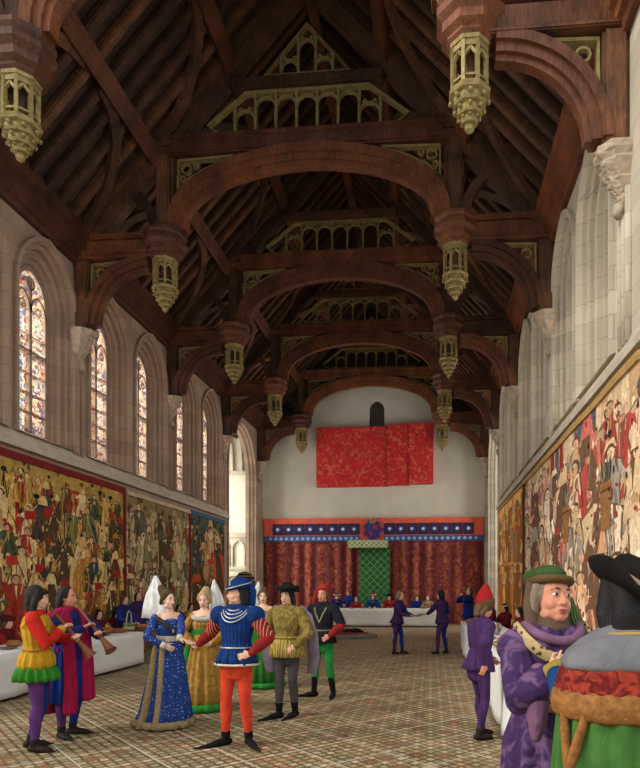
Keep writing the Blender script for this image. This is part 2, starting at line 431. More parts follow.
# windows: mullions, tracery and a stained pane each
wn = 0
for d, X, sill in ((-1, XL, 4.95), (1, XR, 5.2)):
    for yc in wy:
        wn += 1
        hw = .54; xg = X+d*.42
        bm = bmesh.new()
        def sbar(pts, w=.06, closed=False):
            b2 = bmesh.new(); strip(b2, pts, w, -.06, .06, closed)
            for v in b2.verts: v.co = Vector((xg+v.co.y, yc+v.co.x, v.co.z))
            me = bpy.data.meshes.new('t'); b2.to_mesh(me); b2.free(); bm.from_mesh(me); bpy.data.meshes.remove(me)
        z0 = sill+.19
        sbar([(0, z0), (0, 8.45)], .09)
        for sgn in (-1, 1):
            ap = arch_pts(hw/2, 7.75, .42, 6)
            sbar([(sgn*hw/2+u, z) for u, z in ap], .05)
            sbar([(sgn*hw/2+.09*math.cos(a), 7.85+.09*math.sin(a)) for a in [2*pi*k/10 for k in range(10)]], .03, True)
        sbar([(.13*math.cos(a), 8.38+.13*math.sin(a)) for a in [2*pi*k/12 for k in range(12)]], .04, True)
        sbar([(-hw, 6.9), (hw, 6.9)], .05)
        for q in range(1, 6): sbar([(-hw, z0+q*.42), (hw, z0+q*.42)], .018)
        ap = arch_pts(hw, 8.0, .68, 8)
        sbar([(-hw, z0)]+ap+[(hw, z0)], .07)
        w = tag(new_obj('window_%d' % wn, bm, MAT['stoneL' if d < 0 else 'stoneR']), kind='structure')
        bm = bmesh.new()
        bm.faces.new([bm.verts.new((xg, yc+u, z)) for u, z in [(-hw, z0)]+ap+[(hw, z0)]])
        new_obj('pane', bm, MAT['glass'], w)

# end wall with a small arched niche high up
bm = bmesh.new()
nx = onY(377, 404, YE).x; hw = .36
ap = [(nx+u, z) for u, z in arch_pts(hw, 10.35, .42, 6)]
q = lambda x, z, y=YE: bm.verts.new((x, y, z))
bm.faces.new((q(XL-.9, 0), q(nx-hw, 0), q(nx-hw, 16.6), q(XL-.9, 16.6)))
bm.faces.new((q(nx+hw, 0), q(XR+.9, 0), q(XR+.9, 16.6), q(nx+hw, 16.6)))
bm.faces.new((q(nx-hw, 0), q(nx+hw, 0), q(nx+hw, 9.5), q(nx-hw, 9.5)))
for i in range(len(ap)-1): bm.faces.new((q(*ap[i]), q(*ap[i+1]), q(ap[i+1][0], 16.6), q(ap[i][0], 16.6)))
loop = [(nx-hw, 9.5)]+ap+[(nx+hw, 9.5)]
for i in range(len(loop)):
    a, b = loop[i], loop[(i+1) % len(loop)]
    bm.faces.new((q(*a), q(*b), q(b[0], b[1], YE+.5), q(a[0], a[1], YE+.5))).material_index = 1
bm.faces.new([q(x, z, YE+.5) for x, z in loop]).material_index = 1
tag(new_obj('wall_end', bm, [MAT['plaster'], MAT['dark_niche']]), kind='structure')
# stone angle piers in the far corners
for i, (X, d) in enumerate(((XL, 1), (XR, -1))):
    bm = bmesh.new(); box(bm, min(X, X+d*.16), max(X, X+d*.16), YE-.22, YE+.01, 0, 9.4)
    tag(new_obj('trim_%d' % (3+i), bm, MAT['stoneR']), kind='structure')

# ------------------------------------------------------------------ roof
EAVE = (W+.05, 9.85); RZ = 15.95
def roof_z(u): return RZ-(RZ-EAVE[1])*abs(u)/EAVE[0]
bm = bmesh.new()
for s in (-1, 1):
    prism(bm, [(XC, RZ), (XC+s*(W+.95), roof_z(W+.95)), (XC+s*(W+.95), roof_z(W+.95)+.2), (XC, RZ+.2)], 'Y', Y0-.4, YE+.1)
ceil = tag(new_obj('ceiling', bm, MAT['board']), kind='structure')
# wall plates (deep moulded timber cornices)
for s in (-1, 1):
    bm = bmesh.new()
    X = XC+s*W
    prof = [(0, 9.32), (.1, 9.32), (.13, 9.42), (.2, 9.46), (.22, 9.58), (.3, 9.64), (.32, 9.8), (.42, 9.86), (.44, 10.02), (.36, 10.08), (.36, 10.2), (0, 10.3)]
    prism(bm, [(X-s*a, z) for a, z in prof], 'Y', Y0-.4, YE)
    new_obj('wall_plate', bm, MAT['oak2'], ceil)
# rafters
ang = math.atan2(RZ-EAVE[1], EAVE[0]); slope_len = math.hypot(EAVE[0], RZ-EAVE[1])
bm = bmesh.new(); bbox(bm, 0, slope_len, -.1, .1, -.17, 0, .025)
raf = new_obj('rafter', bm, MAT['oak'])
first = True
n = int((YE-Y0)/.47)
for s in (-1, 1):
    for k in range(n):
        y = Y0+.1+k*.47
        o = raf if first else raf.copy()
        if not first: COL.objects.link(o)
        first = False
        o.parent = ceil; o.location = (XC, y, RZ)
        o.rotation_euler = (0, ang, 0 if s > 0 else pi)
# purlins and ridge
for s in (-1, 1):
    for t in (.36, .68):
        bm = bmesh.new(); u = s*EAVE[0]*(1-t); z = roof_z(u)-.27
        bar(bm, (XC+u, Y0-.3, z), (XC+u, YE, z), .28, .3, (s*math.sin(ang), 0, math.cos(ang)))
        bar(bm, (XC+u, Y0-.3, z-.17), (XC+u, YE, z-.17), .16, .1, (s*math.sin(ang), 0, math.cos(ang)))
        new_obj('purlin', bm, MAT['oak2'], ceil)
bm = bmesh.new(); bbox(bm, XC-.12, XC+.12, Y0-.3, YE, RZ-.42, RZ-.08); new_obj('ridge_beam', bm, MAT['oak2'], ceil)
# curved wind braces against the rafters
def slope_pt(s, t, y, off=-.28):    # t 0 at the eave, 1 at the ridge
    u = s*EAVE[0]*(1-t); return Vector((XC+u-s*0*off, y, roof_z(u)+off))
for s in (-1, 1):
    for i in range(-1, 5):
        ya = TY[0]+BAY*i
        for sg in (1, -1):
            yb = ya if sg > 0 else ya+BAY
            for (ta, tb) in ((.02, .34), (.38, .66)):
                pts = []
                for j in range(9):
                    a = j/8*pi/2
                    pts.append(slope_pt(s, ta+(tb-ta)*math.sin(a), yb+sg*(.25+2.0*(1-math.cos(a)))))
                if min(p.y for p in pts) < Y0-.3 or max(p.y for p in pts) > YE: continue
                bm = bmesh.new()
                for j in range(8): bar(bm, pts[j], pts[j+1], .22, .13, (s*math.sin(ang), 0, math.cos(ang)), .02)
                new_obj('wind_brace', bm, MAT['oak'], ceil)

# dark boarding that closes the far gable above the last arch
bm = bmesh.new()
arc = [(-W-.6, 9.9), (-3.3, 9.9)]+[(-3.1*math.cos(pi*i/20), 10.0+1.55*math.sin(pi*i/20)**.9) for i in range(21)]+[(3.3, 9.9), (W+.6, 9.9)]
for yy in (YE-.16, YE-.02):
    for a, b in zip(arc[:-1], arc[1:]): bm.faces.new([bm.verts.new((XC+q[0], yy, z)) for q, z in ((a, a[1]), (b, b[1]), (b, roof_z(b[0])+.05), (a, roof_z(a[0])+.05))])
for a, b in zip(arc[:-1], arc[1:]): bm.faces.new([bm.verts.new((XC+q[0], y, q[1])) for q, y in ((a, YE-.16), (b, YE-.16), (b, YE-.02), (a, YE-.02))])
new_obj('end_boarding', bm, MAT['board'], ceil)

# trusses
HT = .34
def ell_arc(cx, cz, a, b, t0, t1, n=14, e=1.0):
    P = []
    for i in range(n+1):
        t = t0+(t1-t0)*i/n
        P.append((cx+a*math.copysign(abs(math.cos(t))**e, math.cos(t)), cz+b*abs(math.sin(t))**e))
    return P
def build_truss(name_label):
    r = empty('roof_truss')
    for s in (-1, 1):
        m = lambda pts: [(s*u, z) for u, z in pts]
        bm = bmesh.new(); bbox(bm, *(sorted((s*(W-.02), s*(W-.36)))), -HT/2, HT/2, 7.8, 9.4, .04); new_obj('wall_post', bm, MAT['oak'], r)
        bm = bmesh.new()
        bbox(bm, *(sorted((s*(W+.1), s*3.3))), -HT/2, HT/2, 9.45, 9.85, .05)
        bbox(bm, *(sorted((s*(W+.1), s*3.3))), -HT/2-.06, HT/2+.06, 9.85, 9.97, .03)
        bbox(bm, *(sorted((s*(W+.1), s*3.3))), -HT/2-.04, HT/2+.04, 9.4, 9.48, .02)
        new_obj('hammer_beam', bm, MAT['oak2'], r)
        bm = bmesh.new()
        lathe(bm, [(.3, 9.36), (.34, 9.4), (.34, 9.44), (.42, 9.5), (.42, 9.62), (.5, 9.7), (.5, 9.8), (.46, 9.84), (.5, 9.9), (.5, 9.97), (.4, 10.02), (.3, 10.1)], 8, (s*3.36, 0, 0), pi/8)
        new_obj('beam_end', bm, MAT['oak2'], r)
        bm = bmesh.new()
        for k, (off, w, th) in enumerate(((0, .14, .5), (.13, .14, .38), (.24, .1, .26))):
            strip(bm, m(ell_arc(3.72, 7.9, 1.5-off, 1.5-off, 0, pi/2)), w, -th/2+.05, th/2-.05)
        new_obj('curved_brace', bm, MAT['oak2'], r)
        bm = bmesh.new()
        bbox(bm, *(sorted((s*3.2, s*3.52))), -HT/2, HT/2, 9.95, 12.35, .04)
        bbox(bm, *(sorted((s*3.12, s*3.2))), -.08, .08, 9.95, 12.2, .02)
        bbox(bm, *(sorted((s*3.08, s*3.6))), -HT/2-.05, HT/2+.05, 11.9, 12.05, .02)
        new_obj('hammer_post', bm, MAT['oak'], r)
        bm = bmesh.new()   # side brace from the post foot up to the rafter
        strip(bm, m(ell_arc(5.2, 10.1, 1.6, 1.2, pi/2, pi)), .2, -.1, .1)
        new_obj('strut', bm, MAT['oak'], r)
        bm = bmesh.new()
        bar(bm, (s*(W+.2), 0, roof_z(W+.2)-.3), (0, 0, RZ-.3), HT, .44, (0, 0, 1), .05)
        bar(bm, (s*(W-.4), 0, roof_z(W-.4)-.56), (0, 0, RZ-.56), .2, .14, (0, 0, 1), 0)
        new_obj('principal_rafter', bm, MAT['oak'], r)
        # gilded spandrels
        bm = bmesh.new()
        fr = [(5.12, 9.36), (4.1, 9.36)]+[(3.72+1.62*math.cos(t), 7.9+1.62*math.sin(t)) for t in (1.25, 1.05, .85, .66, .55)]
        fr = [(5.12, 9.33), (4.0, 9.38), (4.42, 9.27), (4.72, 9.08), (4.98, 8.8), (5.12, 8.6)]
        strip(bm, m(fr), .055, -.07, .07, True)
        strip(bm, m([(4.92+.1*math.cos(t), 9.15+.1*math.sin(t)) for t in [2*pi*k/10 for k in range(10)]]), .035, -.04, .04, True)
        new_obj('spandrel_tracery', bm, MAT['goldlo'], r)
        bm = bmesh.new()
        fr = [(3.02, 11.65), (1.7, 11.69), (2.05, 11.55), (2.4, 11.41), (2.75, 11.22), (3.02, 10.98)]
        strip(bm, m(fr), .055, -.07, .07, True)
        for c, rr in (((2.84, 11.48), .11), ((2.6, 11.54), .06), ((2.92, 11.24), .06)):
            strip(bm, m([(c[0]+rr*math.cos(t), c[1]+rr*math.sin(t)) for t in [2*pi*k/10 for k in range(10)]]), .035, -.04, .04, True)
        new_obj('spandrel_tracery', bm, MAT['goldlo'], r)
    bm = bmesh.new()
    for k, (off, w, th) in enumerate(((0, .2, .46), (.17, .16, .34), (.3, .12, .22))):
        P = []
        for i in range(33):
            t = pi*i/32; c = math.cos(t)
            a, b = 3.16-off*.9, 1.58-off
            P.append((a*math.copysign(abs(c)**.93, c), 10.02+b*math.sin(t)**.85+.1*(1-abs(c))))
        strip(bm, P, w, -th/2, th/2)
    new_obj('arch_rib', bm, MAT['oak2'], r)
    bm = bmesh.new()
    bbox(bm, -3.7, 3.7, -.2, .2, 11.72, 12.08, .04); bbox(bm, -3.6, 3.6, -.25, .25, 12.0, 12.14, .03)
    new_obj('collar_beam', bm, MAT['oak2'], r)
    bm = bmesh.new(); bbox(bm, -1.75, 1.75, -.17, .17, 13.18, 13.42, .04); new_obj('upper_collar', bm, MAT['oak'], r)
    # gilded arcades
    def arcade(name, outline, posts, zb, ztop_at):
        bm = bmesh.new(); strip(bm, outline, .075, -.06, .06, True)
        for u in posts: bar(bm, (u, 0, zb), (u, 0, ztop_at(u)), .06, .1)
        for a, b in zip(posts[:-1], posts[1:]):
            zt = min(ztop_at(a), ztop_at(b))-.05
            ap = arch_pts((b-a)/2-.02, zt-.26, .2, 4)
            strip(bm, [((a+b)/2+u, z) for u, z in ap], .045, -.04, .04)
            for q in (-1, 1): strip(bm, [((a+b)/2+q*.11+.045*math.cos(t), zt-.03+.045*math.sin(t)) for t in [2*pi*k/6 for k in range(6)]], .025, -.03, .03, True)
        new_obj(name, bm, MAT['goldlo'], r)
    top = lambda u: 13.12 if abs(u) < 1.4 else 13.12-(abs(u)-1.4)*1.0
    arcade('tracery_arcade', [(-2.32, 12.42), (-2.02, 12.2), (2.02, 12.2), (2.32, 12.42), (1.42, 13.12), (-1.42, 13.12)], [-1.68+.48*k for k in range(8)], 12.2, top)
    top2 = lambda u: 14.6-abs(u)*1.1
    arcade('gable_tracery', [(-1.0, 13.48), (1.0, 13.48), (0, 14.6)], [-.6, -.2, .2, .6], 13.48, top2)
    return r
tr = build_truss('x')
TL = ['nearest dark oak roof truss, cut off by the top of the picture',
      'dark oak roof truss with the largest whole gilded arcade, second from the front',
      'dark oak roof truss third from the front, halfway along the roof',
      'dark oak roof truss fourth from the front, with the small gilded arcade',
      'farthest dark oak roof truss, set against the pale end wall']
for i, y in enumerate(TY):
    o = tr if i == 0 else copy_tree(tr)
    o.location = (XC, y, 0); tag(o, TL[i], 'roof truss', 'hammerbeam roof trusses')
    if i == 2:                      # this truss has no gilding in its gable
        for ch in list(o.children):
            if ch.name.startswith('gable_tracery'): bpy.data.objects.remove(ch)

# gilded pendants
def build_pendant():
    r = empty('pendant')
    bm = bmesh.new(); lathe(bm, [(.29, 1.14), (.3, 1.18), (.3, 1.22), (.25, 1.26)], 8, a0=pi/8); new_obj('cap', bm, MAT['gold'], r)
    bm = bmesh.new()
    R = .245
    for k in range(8):
        a = pi/8+k*pi/4; c = Vector((R*math.cos(a), R*math.sin(a), 0))
        bar(bm, c+Vector((0, 0, .56)), c+Vector((0, 0, 1.16)), .05, .06, c)
        b = pi/8+(k+1)*pi/4; e = Vector((R*math.cos(b), R*math.sin(b), 0))
        for q0, q1 in (((0, .93), (.5, 1.04)), ((.5, 1.04), (1, .93))):
            p0 = c.lerp(e, q0[0]); p1 = c.lerp(e, q1[0])
            bar(bm, p0+Vector((0, 0, q0[1])), p1+Vector((0, 0, q1[1])), .04, .04, c)
        bar(bm, c+Vector((0, 0, 1.1)), e+Vector((0, 0, 1.1)), .09, .05, c)
        bar(bm, c+Vector((0, 0, .66)), e+Vector((0, 0, .66)), .03, .035, c)
    new_obj('openwork_cage', bm, MAT['gold'], r)
    bm = bmesh.new(); lathe(bm, [(.1, .56), (.1, 1.16)], 8, a0=pi/8); new_obj('core', bm, MAT['oak'], r)
    bm = bmesh.new()
    lathe(bm, [(.2, .58), (.29, .57), (.31, .53), (.29, .49), (.24, .47), (.25, .4), (.23, .36), (.18, .34), (.19, .27), (.17, .23), (.12, .22), (.13, .17), (.11, .13), (.06, .12), (.075, .08), (.06, .04), (.015, 0)], 8, a0=pi/8)
    for k in range(8):
        a = k*pi/4
        for (rr, z, q) in ((.265, .43, .04), (.205, .3, .035), (.14, .19, .025)):
            bmesh.ops.create_icosphere(bm, subdivisions=1, radius=q, matrix=Matrix.Translation((rr*math.cos(a), rr*math.sin(a), z)))
    new_obj('tail', bm, MAT['gold'], r)
    return r
pen = build_pendant(); pf = True
SIDE = {-1: 'left', 1: 'right'}
ORD = ['nearest, largest', 'second', 'third', 'fourth', 'farthest, smallest']
for s in (-1, 1):
    for i, y in enumerate(TY):
        o = pen if pf else copy_tree(pen)
        pf = False
        o.location = (XC+s*3.36, y, 8.17)
        tag(o, 'gilded openwork pendant under the %s hammer beams, %s of that row' % (SIDE[s], ORD[i] if i in (0, 4) else ORD[i]+' from the front'), 'pendant', 'gilded pendants of the roof')
# ------------------------------------------------------------------ tapestries
def col_mesh(name, quads, mat, parent, f):
    """quads: (points (s,z), colour, layer) painted into one woven sheet with small offsets"""
    me = bpy.data.meshes.new(name); vs = []; fs = []; cs = []
    for pts, c, l in quads:
        i0 = len(vs); vs += [f(s, z, l) for s, z in pts]; fs.append(list(range(i0, i0+len(pts)))); cs.append(c)
    me.from_pydata([tuple(v) for v in vs], [], fs)
    ca = me.color_attributes.new('Col', 'FLOAT_COLOR', 'CORNER')
    k = 0
    for p, c in zip(me.polygons, cs):
        for _ in range(p.loop_total): ca.data[k].color = c; k += 1
    me.materials.append(mat); me.validate()
    o = bpy.data.objects.new(name, me); COL.objects.link(o); o.parent = parent
    return o
SKIN = [(206, 170, 132), (222, 190, 156), (188, 150, 112)]
class Weave:
    def __init__(s, s0, s1, z0, z1, bg, pal, seed):
        s.out = (84, 66, 46); s.hairc = (92, 70, 50); s.r = random.Random(seed); s.b = (s0, s1, z0, z1); s.pal = pal; s.Q = []; s.n = 0
        s.Q.append(([(s0, z0), (s1, z0), (s1, z1), (s0, z1)], C4(bg), 0))
    def put(s, pts, c, k=1.0):
        s0, s1, z0, z1 = s.b; s.n += 1
        P = [(min(max(a, s0), s1), min(max(b, z0), z1)) for a, b in pts]
        P2 = [P[0]]
        for p in P[1:]:
            if abs(p[0]-P2[-1][0])+abs(p[1]-P2[-1][1]) > 1e-4: P2.append(p)
        if len(P2) > 2: s.Q.append((P2, C4(c, k), 1+s.n*.02))
    def blob(s, x, z, a, b, c, n=9, k=1.0, jag=.25):
        s.put([(x+a*(1+s.r.uniform(-jag, jag))*math.cos(2*pi*i/n), z+b*(1+s.r.uniform(-jag, jag))*math.sin(2*pi*i/n)) for i in range(n)], c, k)
    def line(s, x0, z0, x1, z1, w, c, k=1.0):
        d = Vector((x1-x0, z1-z0)).normalized(); nx, nz = -d.y*w/2, d.x*w/2
        s.put([(x0+nx, z0+nz), (x1+nx, z1+nz), (x1-nx, z1-nz), (x0-nx, z0-nz)], c, k)
    def plant(s, x, z, h, c):
        for i in range(s.r.randint(3, 6)):
            a = s.r.uniform(.5, 2.6); q = h*s.r.uniform(.6, 1)
            ex, ez = x+q*math.cos(a)*.7, z+q*math.sin(a)
            s.put([(x-.012, z), (x+(ex-x)*.5+.03, z+(ez-z)*.5), (ex, ez), (x+(ex-x)*.5-.03, z+(ez-z)*.5)], c, s.r.uniform(.7, 1.2))
    def figure(s, x, z, h, c=None, c2=None, lean=None, wx=1.7):
        r = s.r; c = c or r.choice(s.pal); c2 = c2 or r.choice(s.pal); lean = r.uniform(-.12, .12) if lean is None else lean
        X = lambda u, v: (x+(u+lean*v)*h*wx, z+v*h)
        B_ = lambda p, a, b, *k: s.blob(p[0], p[1], a*wx, b, *k)
        w0 = r.uniform(.17, .26); j = lambda: r.uniform(-.025, .025)
        out = [(-w0-j(), 0), (-w0*.8+j(), .25), (-.11, .55), (-.145, .78), (-.06, .84), (.06, .84), (.145, .78), (.11, .55), (w0*.8+j(), .25), (w0+j(), 0), (0, -.03)]
        s.put([X(u*1.14, v*1.01) for u, v in out], s.out)
        s.put([X(u, v) for u, v in out], c)
        for q in range(r.randint(3, 5)):                       # folds
            u = r.uniform(-w0, w0); k = r.choice((.55, .62, 1.45))
            s.put([X(u*.45, .55), X(u*.45+.03, .5), X(u+.035, .02), X(u-.01, .02)], c, k)
        if r.random() < .6:                                    # mantle of a second colour
            sg = r.choice((-1, 1))
            s.put([X(sg*.03, .8), X(sg*.16, .76), X(sg*(w0+.04), .05), X(sg*w0*.45, .12), X(sg*.09, .5)], c2)
            s.put([X(sg*.1, .7), X(sg*.13, .68), X(sg*w0*.95, .1), X(sg*w0*.75, .1)], c2, .6)
        for sg in (-1, 1):                                     # arms
            ex, ez = sg*r.uniform(.14, .26), r.uniform(.5, .9)
            mx, mz = sg*r.uniform(.18, .24), r.uniform(.52, .68)
            s.put([X(sg*.1, .8), X(sg*.15, .74), X(mx+sg*.03, mz), X(ex, ez+.03), X(ex-sg*.03, ez-.03), X(mx-sg*.04, mz-.02)], r.choice((c, c, c2)), r.choice((.8, 1.2)))
            B_(X(ex, ez), .035*h, .04*h, r.choice(SKIN), 6)
        s.put([X(-.02, .8), X(.02, .8), X(0, .55)], (220, 196, 150), .9)
        B_(X(.0, .92), .075*h, .095*h, s.hairc, 9, 1, .08)
        B_(X(r.uniform(-.015, .015), .905), .058*h, .075*h, r.choice(SKIN), 9, 1, .05)
        for q in (-1, 1): B_(X(q*.022, .92), .009*h, .007*h, (50, 36, 30), 5, 1, 0)
        t = r.random(); hc = r.choice(s.pal)
        if t < .35: s.put([X(-.09, .95), X(.09, .95), X(.06, 1.05), X(-.05, 1.06)], hc)
        elif t < .6: s.put([X(-.08, .93), X(-.1, .8), X(-.05, 1.0), X(.05, 1.0), X(.1, .8), X(.08, .93), X(.05, .97), X(-.05, .97)], hc)
        elif t < .75: s.put([X(-.06, .97), X(.06, .97), X(.02, 1.2), X(-.01, 1.2)], hc)
    def dots(s, n, a, pal):
        s0, s1, z0, z1 = s.b
        for _ in range(n): s.blob(s.r.uniform(s0, s1), s.r.uniform(z0, z1), a*s.r.uniform(.5, 1.4), a*s.r.uniform(.5, 1.4), s.r.choice(pal), 7, s.r.uniform(.75, 1.2), .4)

def hang(name_label, side, s0, s1, z0, z1, weave, border, mats):
    X, d = (XL, 1) if side == 'left' else (XR, -1)
    r = empty('tapestry', (X, (s0+s1)/2, z0)); tag(r, name_label, 'tapestry', 'tapestries along the walls')
    mid = (s0+s1)/2
    wob = lambda s, z: .008*math.sin(s*2.3)
    f = lambda s, z, l: (d*(.10+wob(s, z)+l*.0006), s-mid, z-z0)
    # subdivide the ground so it follows the same waves as the figures on it
    Q = []
    n = int((s1-s0)/.15)+1
    for i in range(n):
        a, b = s0+(s1-s0)*i/n, s0+(s1-s0)*(i+1)/n
        Q.append(([(a, z0), (b, z0), (b, z1), (a, z1)], weave.Q[0][1], 0))
    for q in weave.Q[1:]: Q.append(q)
    col_mesh('woven_field', Q, MAT['tap'], r, f)
    bm = bmesh.new()
    fr = [];
    for i in range(n+1):
        s = s0+(s1-s0)*i/n; x = d*(.092+wob(s, z0)); fr.append((bm.verts.new((x, s-mid, 0)), bm.verts.new((x, s-mid, z1-z0)), bm.verts.new((d*.04, s-mid, 0)), bm.verts.new((d*.04, s-mid, z1-z0))))
    for i in range(n):
        A, B = fr[i], fr[i+1]
        for a, b in ((0, 1), (1, 3), (3, 2), (2, 0)): bm.faces.new((A[a], B[a], B[b], A[b]))
    bm.faces.new((fr[0][0], fr[0][1], fr[0][3], fr[0][2])); bm.faces.new((fr[-1][0], fr[-1][1], fr[-1][3], fr[-1][2]))
    new_obj('backing', bm, MAT['backing'], r)
    for nm, (a, b, c, e), m in border:
        bm = bmesh.new(); k = max(1, int((b-a)/.15))
        prev = None
        for i in range(k+1):
            s = a+(b-a)*i/k; x = d*(.128+wob(s, c)+.012)
            cur = [bm.verts.new((x, s-mid, c-z0)), bm.verts.new((x, s-mid, e-z0)), bm.verts.new((x-d*.05, s-mid, e-z0)), bm.verts.new((x-d*.05, s-mid, c-z0))]
            if prev:
                for q in range(4): bm.faces.new((prev[q], prev[(q+1) % 4], cur[(q+1) % 4], cur[q]))
            else: bm.faces.new(cur)
            prev = cur
        bm.faces.new(prev[::-1])
        new_obj(nm, bm, MAT[m], r)
    return r

ZB = .55
# 1: golden battle and camp scene, nearest on the left
a, b = 7.95, 16.0
p1 = [(186, 150, 78), (206, 168, 94), (78, 84, 56), (160, 60, 46), (58, 72, 74), (216, 188, 122), (120, 116, 66), (136, 84, 54), (222, 198, 142), (200, 160, 84), (62, 96, 80), (176, 128, 62), (214, 184, 120)]
w1 = Weave(a, b, ZB, 4.42, (178, 144, 78), p1, 3); R = w1.r
w1.dots(260, .13, [(196, 160, 90), (150, 126, 70), (120, 112, 64), (206, 174, 108), (170, 132, 70)])
for i in range(16):
    x = a+.3+i*.5; z = R.uniform(3.6, 4.1)
    w1.line(x, z, x-.14, z-.7, .025, (52, 44, 34)); w1.line(x, z, x+.14, z-.7, .025, (52, 44, 34)); w1.line(x, z, x, z-.9, .04, (60, 50, 36))
    w1.blob(x, z+.05, .1, .06, (34, 38, 34), 8)
for x in (a+3.85, a+5.9): 
    w1.put([(x-.22, 2.95), (x+.22, 2.95), (x+.22, 3.95), (x-.22, 3.95)], (166, 46, 34)); w1.put([(x-.09, 3.02), (x+.09, 3.02), (x+.09, 3.9), (x-.09, 3.9)], (214, 160, 80)); w1.line(x-.3, 2.95, x+.3, 2.95, .08, (180, 60, 40)); w1.line(x-.3, 3.95, x+.3, 3.95, .08, (180, 60, 40))
    w1.line(x-.1, 3.4, x-.1, 3.9, .03, (150, 40, 34)); w1.line(x+.02, 3.0, x+.02, 3.9, .03, (190, 110, 50))
for row, (z, h) in enumerate(((3.3, .72), (2.75, .95), (2.1, 1.05), (1.45, 1.15), (.75, 1.2))):
    x = a+.1+row*.13
    while x < b:
        w1.figure(x, z+R.uniform(-.15, .2), h*R.uniform(.7, 1.05))
        if R.random() < .5: w1.plant(x+.2, z-.1, .35, R.choice([(50, 66, 40), (86, 92, 50), (36, 56, 44)]))
        x += R.uniform(.42, .66)
for i in range(34):
    x = R.uniform(a, b); z = R.uniform(1.2, 3.3); dx = R.uniform(-.9, .9)
    w1.line(x, z, x+dx, z+R.uniform(.5, 1.2), .03, R.choice([(196, 150, 80), (60, 48, 36), (212, 190, 140), (150, 52, 40)]))
for i in range(14): 
    x = R.uniform(a, b); z = R.uniform(1.4, 3.4); w1.put([(x, z), (x+.35, z+.03), (x+.32, z+.2), (x, z+.18)], R.choice([(160, 48, 40), (178, 58, 44)]))
for i in range(5):
    x = R.uniform(a+2, b); z = R.uniform(1.3, 2.5); N = 16
    for q in range(N): w1.line(x+.32*math.cos(2*pi*q/N), z+.4*math.sin(2*pi*q/N), x+.32*math.cos(2*pi*(q+1)/N), z+.4*math.sin(2*pi*(q+1)/N), .05, (170, 128, 66))
w1.dots(160, .05, [(40, 44, 36), (210, 186, 130), (156, 54, 42), (44, 72, 60)])
hang('large golden battle tapestry with a crimson top band, nearest on the left wall', 'left', a, b, ZB, 4.42, w1, [('top_band', (a, b, 4.29, 4.44), 'tapred'), ('side_band', (b-.07, b, ZB, 4.3), 'tapred')], MAT)
# 2: olive crowd
a, b = 16.1, 20.55
p2 = [(186, 172, 124), (160, 150, 106), (116, 108, 80), (140, 78, 60), (116, 112, 116), (200, 186, 148), (170, 156, 114), (134, 128, 88), (96, 90, 72), (188, 164, 116)]
w2 = Weave(a, b, ZB, 4.36, (136, 120, 82), p2, 5); R = w2.r
w2.dots(130, .12, [(112, 106, 72), (88, 84, 58), (154, 138, 96), (170, 152, 110)])
for z, h in ((2.85, 1.15), (2.0, 1.4), (1.2, 1.5), (.7, 1.4)):
    x = a+R.uniform(.05, .3)
    while x < b: w2.figure(x, z+R.uniform(-.1, .1), h*R.uniform(.9, 1.1)); w2.plant(x+.2, z, .3, (60, 66, 44)); x += R.uniform(.5, .8)
w2.dots(90, .045, [(84, 78, 60), (200, 186, 148), (130, 70, 56)])
hang('muted olive and buff tapestry crowded with figures, middle of the left wall', 'left', a, b, ZB, 4.36, w2, [('top_band', (a, b, 4.28, 4.38), 'tapcream'), ('side_band', (b-.12, b, ZB, 4.28), 'tapred')], MAT)
# 3: blue-topped
a, b = 20.65, 24.1
p3 = [(170, 138, 92), (86, 98, 84), (60, 76, 84), (180, 82, 48), (196, 170, 120), (110, 102, 66), (52, 58, 50)]
w3 = Weave(a, b, ZB, 4.42, (84, 92, 80), p3, 8); R = w3.r
w3.dots(120, .13, [(60, 72, 62), (102, 104, 78), (44, 54, 52), (130, 118, 80)])
for z, h in ((2.7, 1.2), (1.6, 1.3), (.8, 1.4)):
    x = a+.1
    while x < b: w3.figure(x, z+R.uniform(-.1, .1), h, wx=2); x += R.uniform(.6, 1)
w3.figure(a+1.75, 1.1, 2.9, (184, 142, 92), (196, 160, 110), .02); w3.figure(a+2.65, 1.0, 2.6, (192, 78, 46), (190, 80, 48), 0)
N = 14
for q in range(N): w3.line(a+2.2+.9*math.cos(pi*q/N), 3.2+.75*math.sin(pi*q/N), a+2.2+.9*math.cos(pi*(q+1)/N), 3.2+.75*math.sin(pi*(q+1)/N), .1, (176, 144, 100))
w3.dots(60, .05, [(190, 166, 118), (40, 48, 46)])
hang('tapestry with a slate blue top band, farthest on the left wall', 'left', a, b, ZB, 4.42, w3, [('top_band', (a, b, 4.28, 4.44), 'tapblue')], MAT)
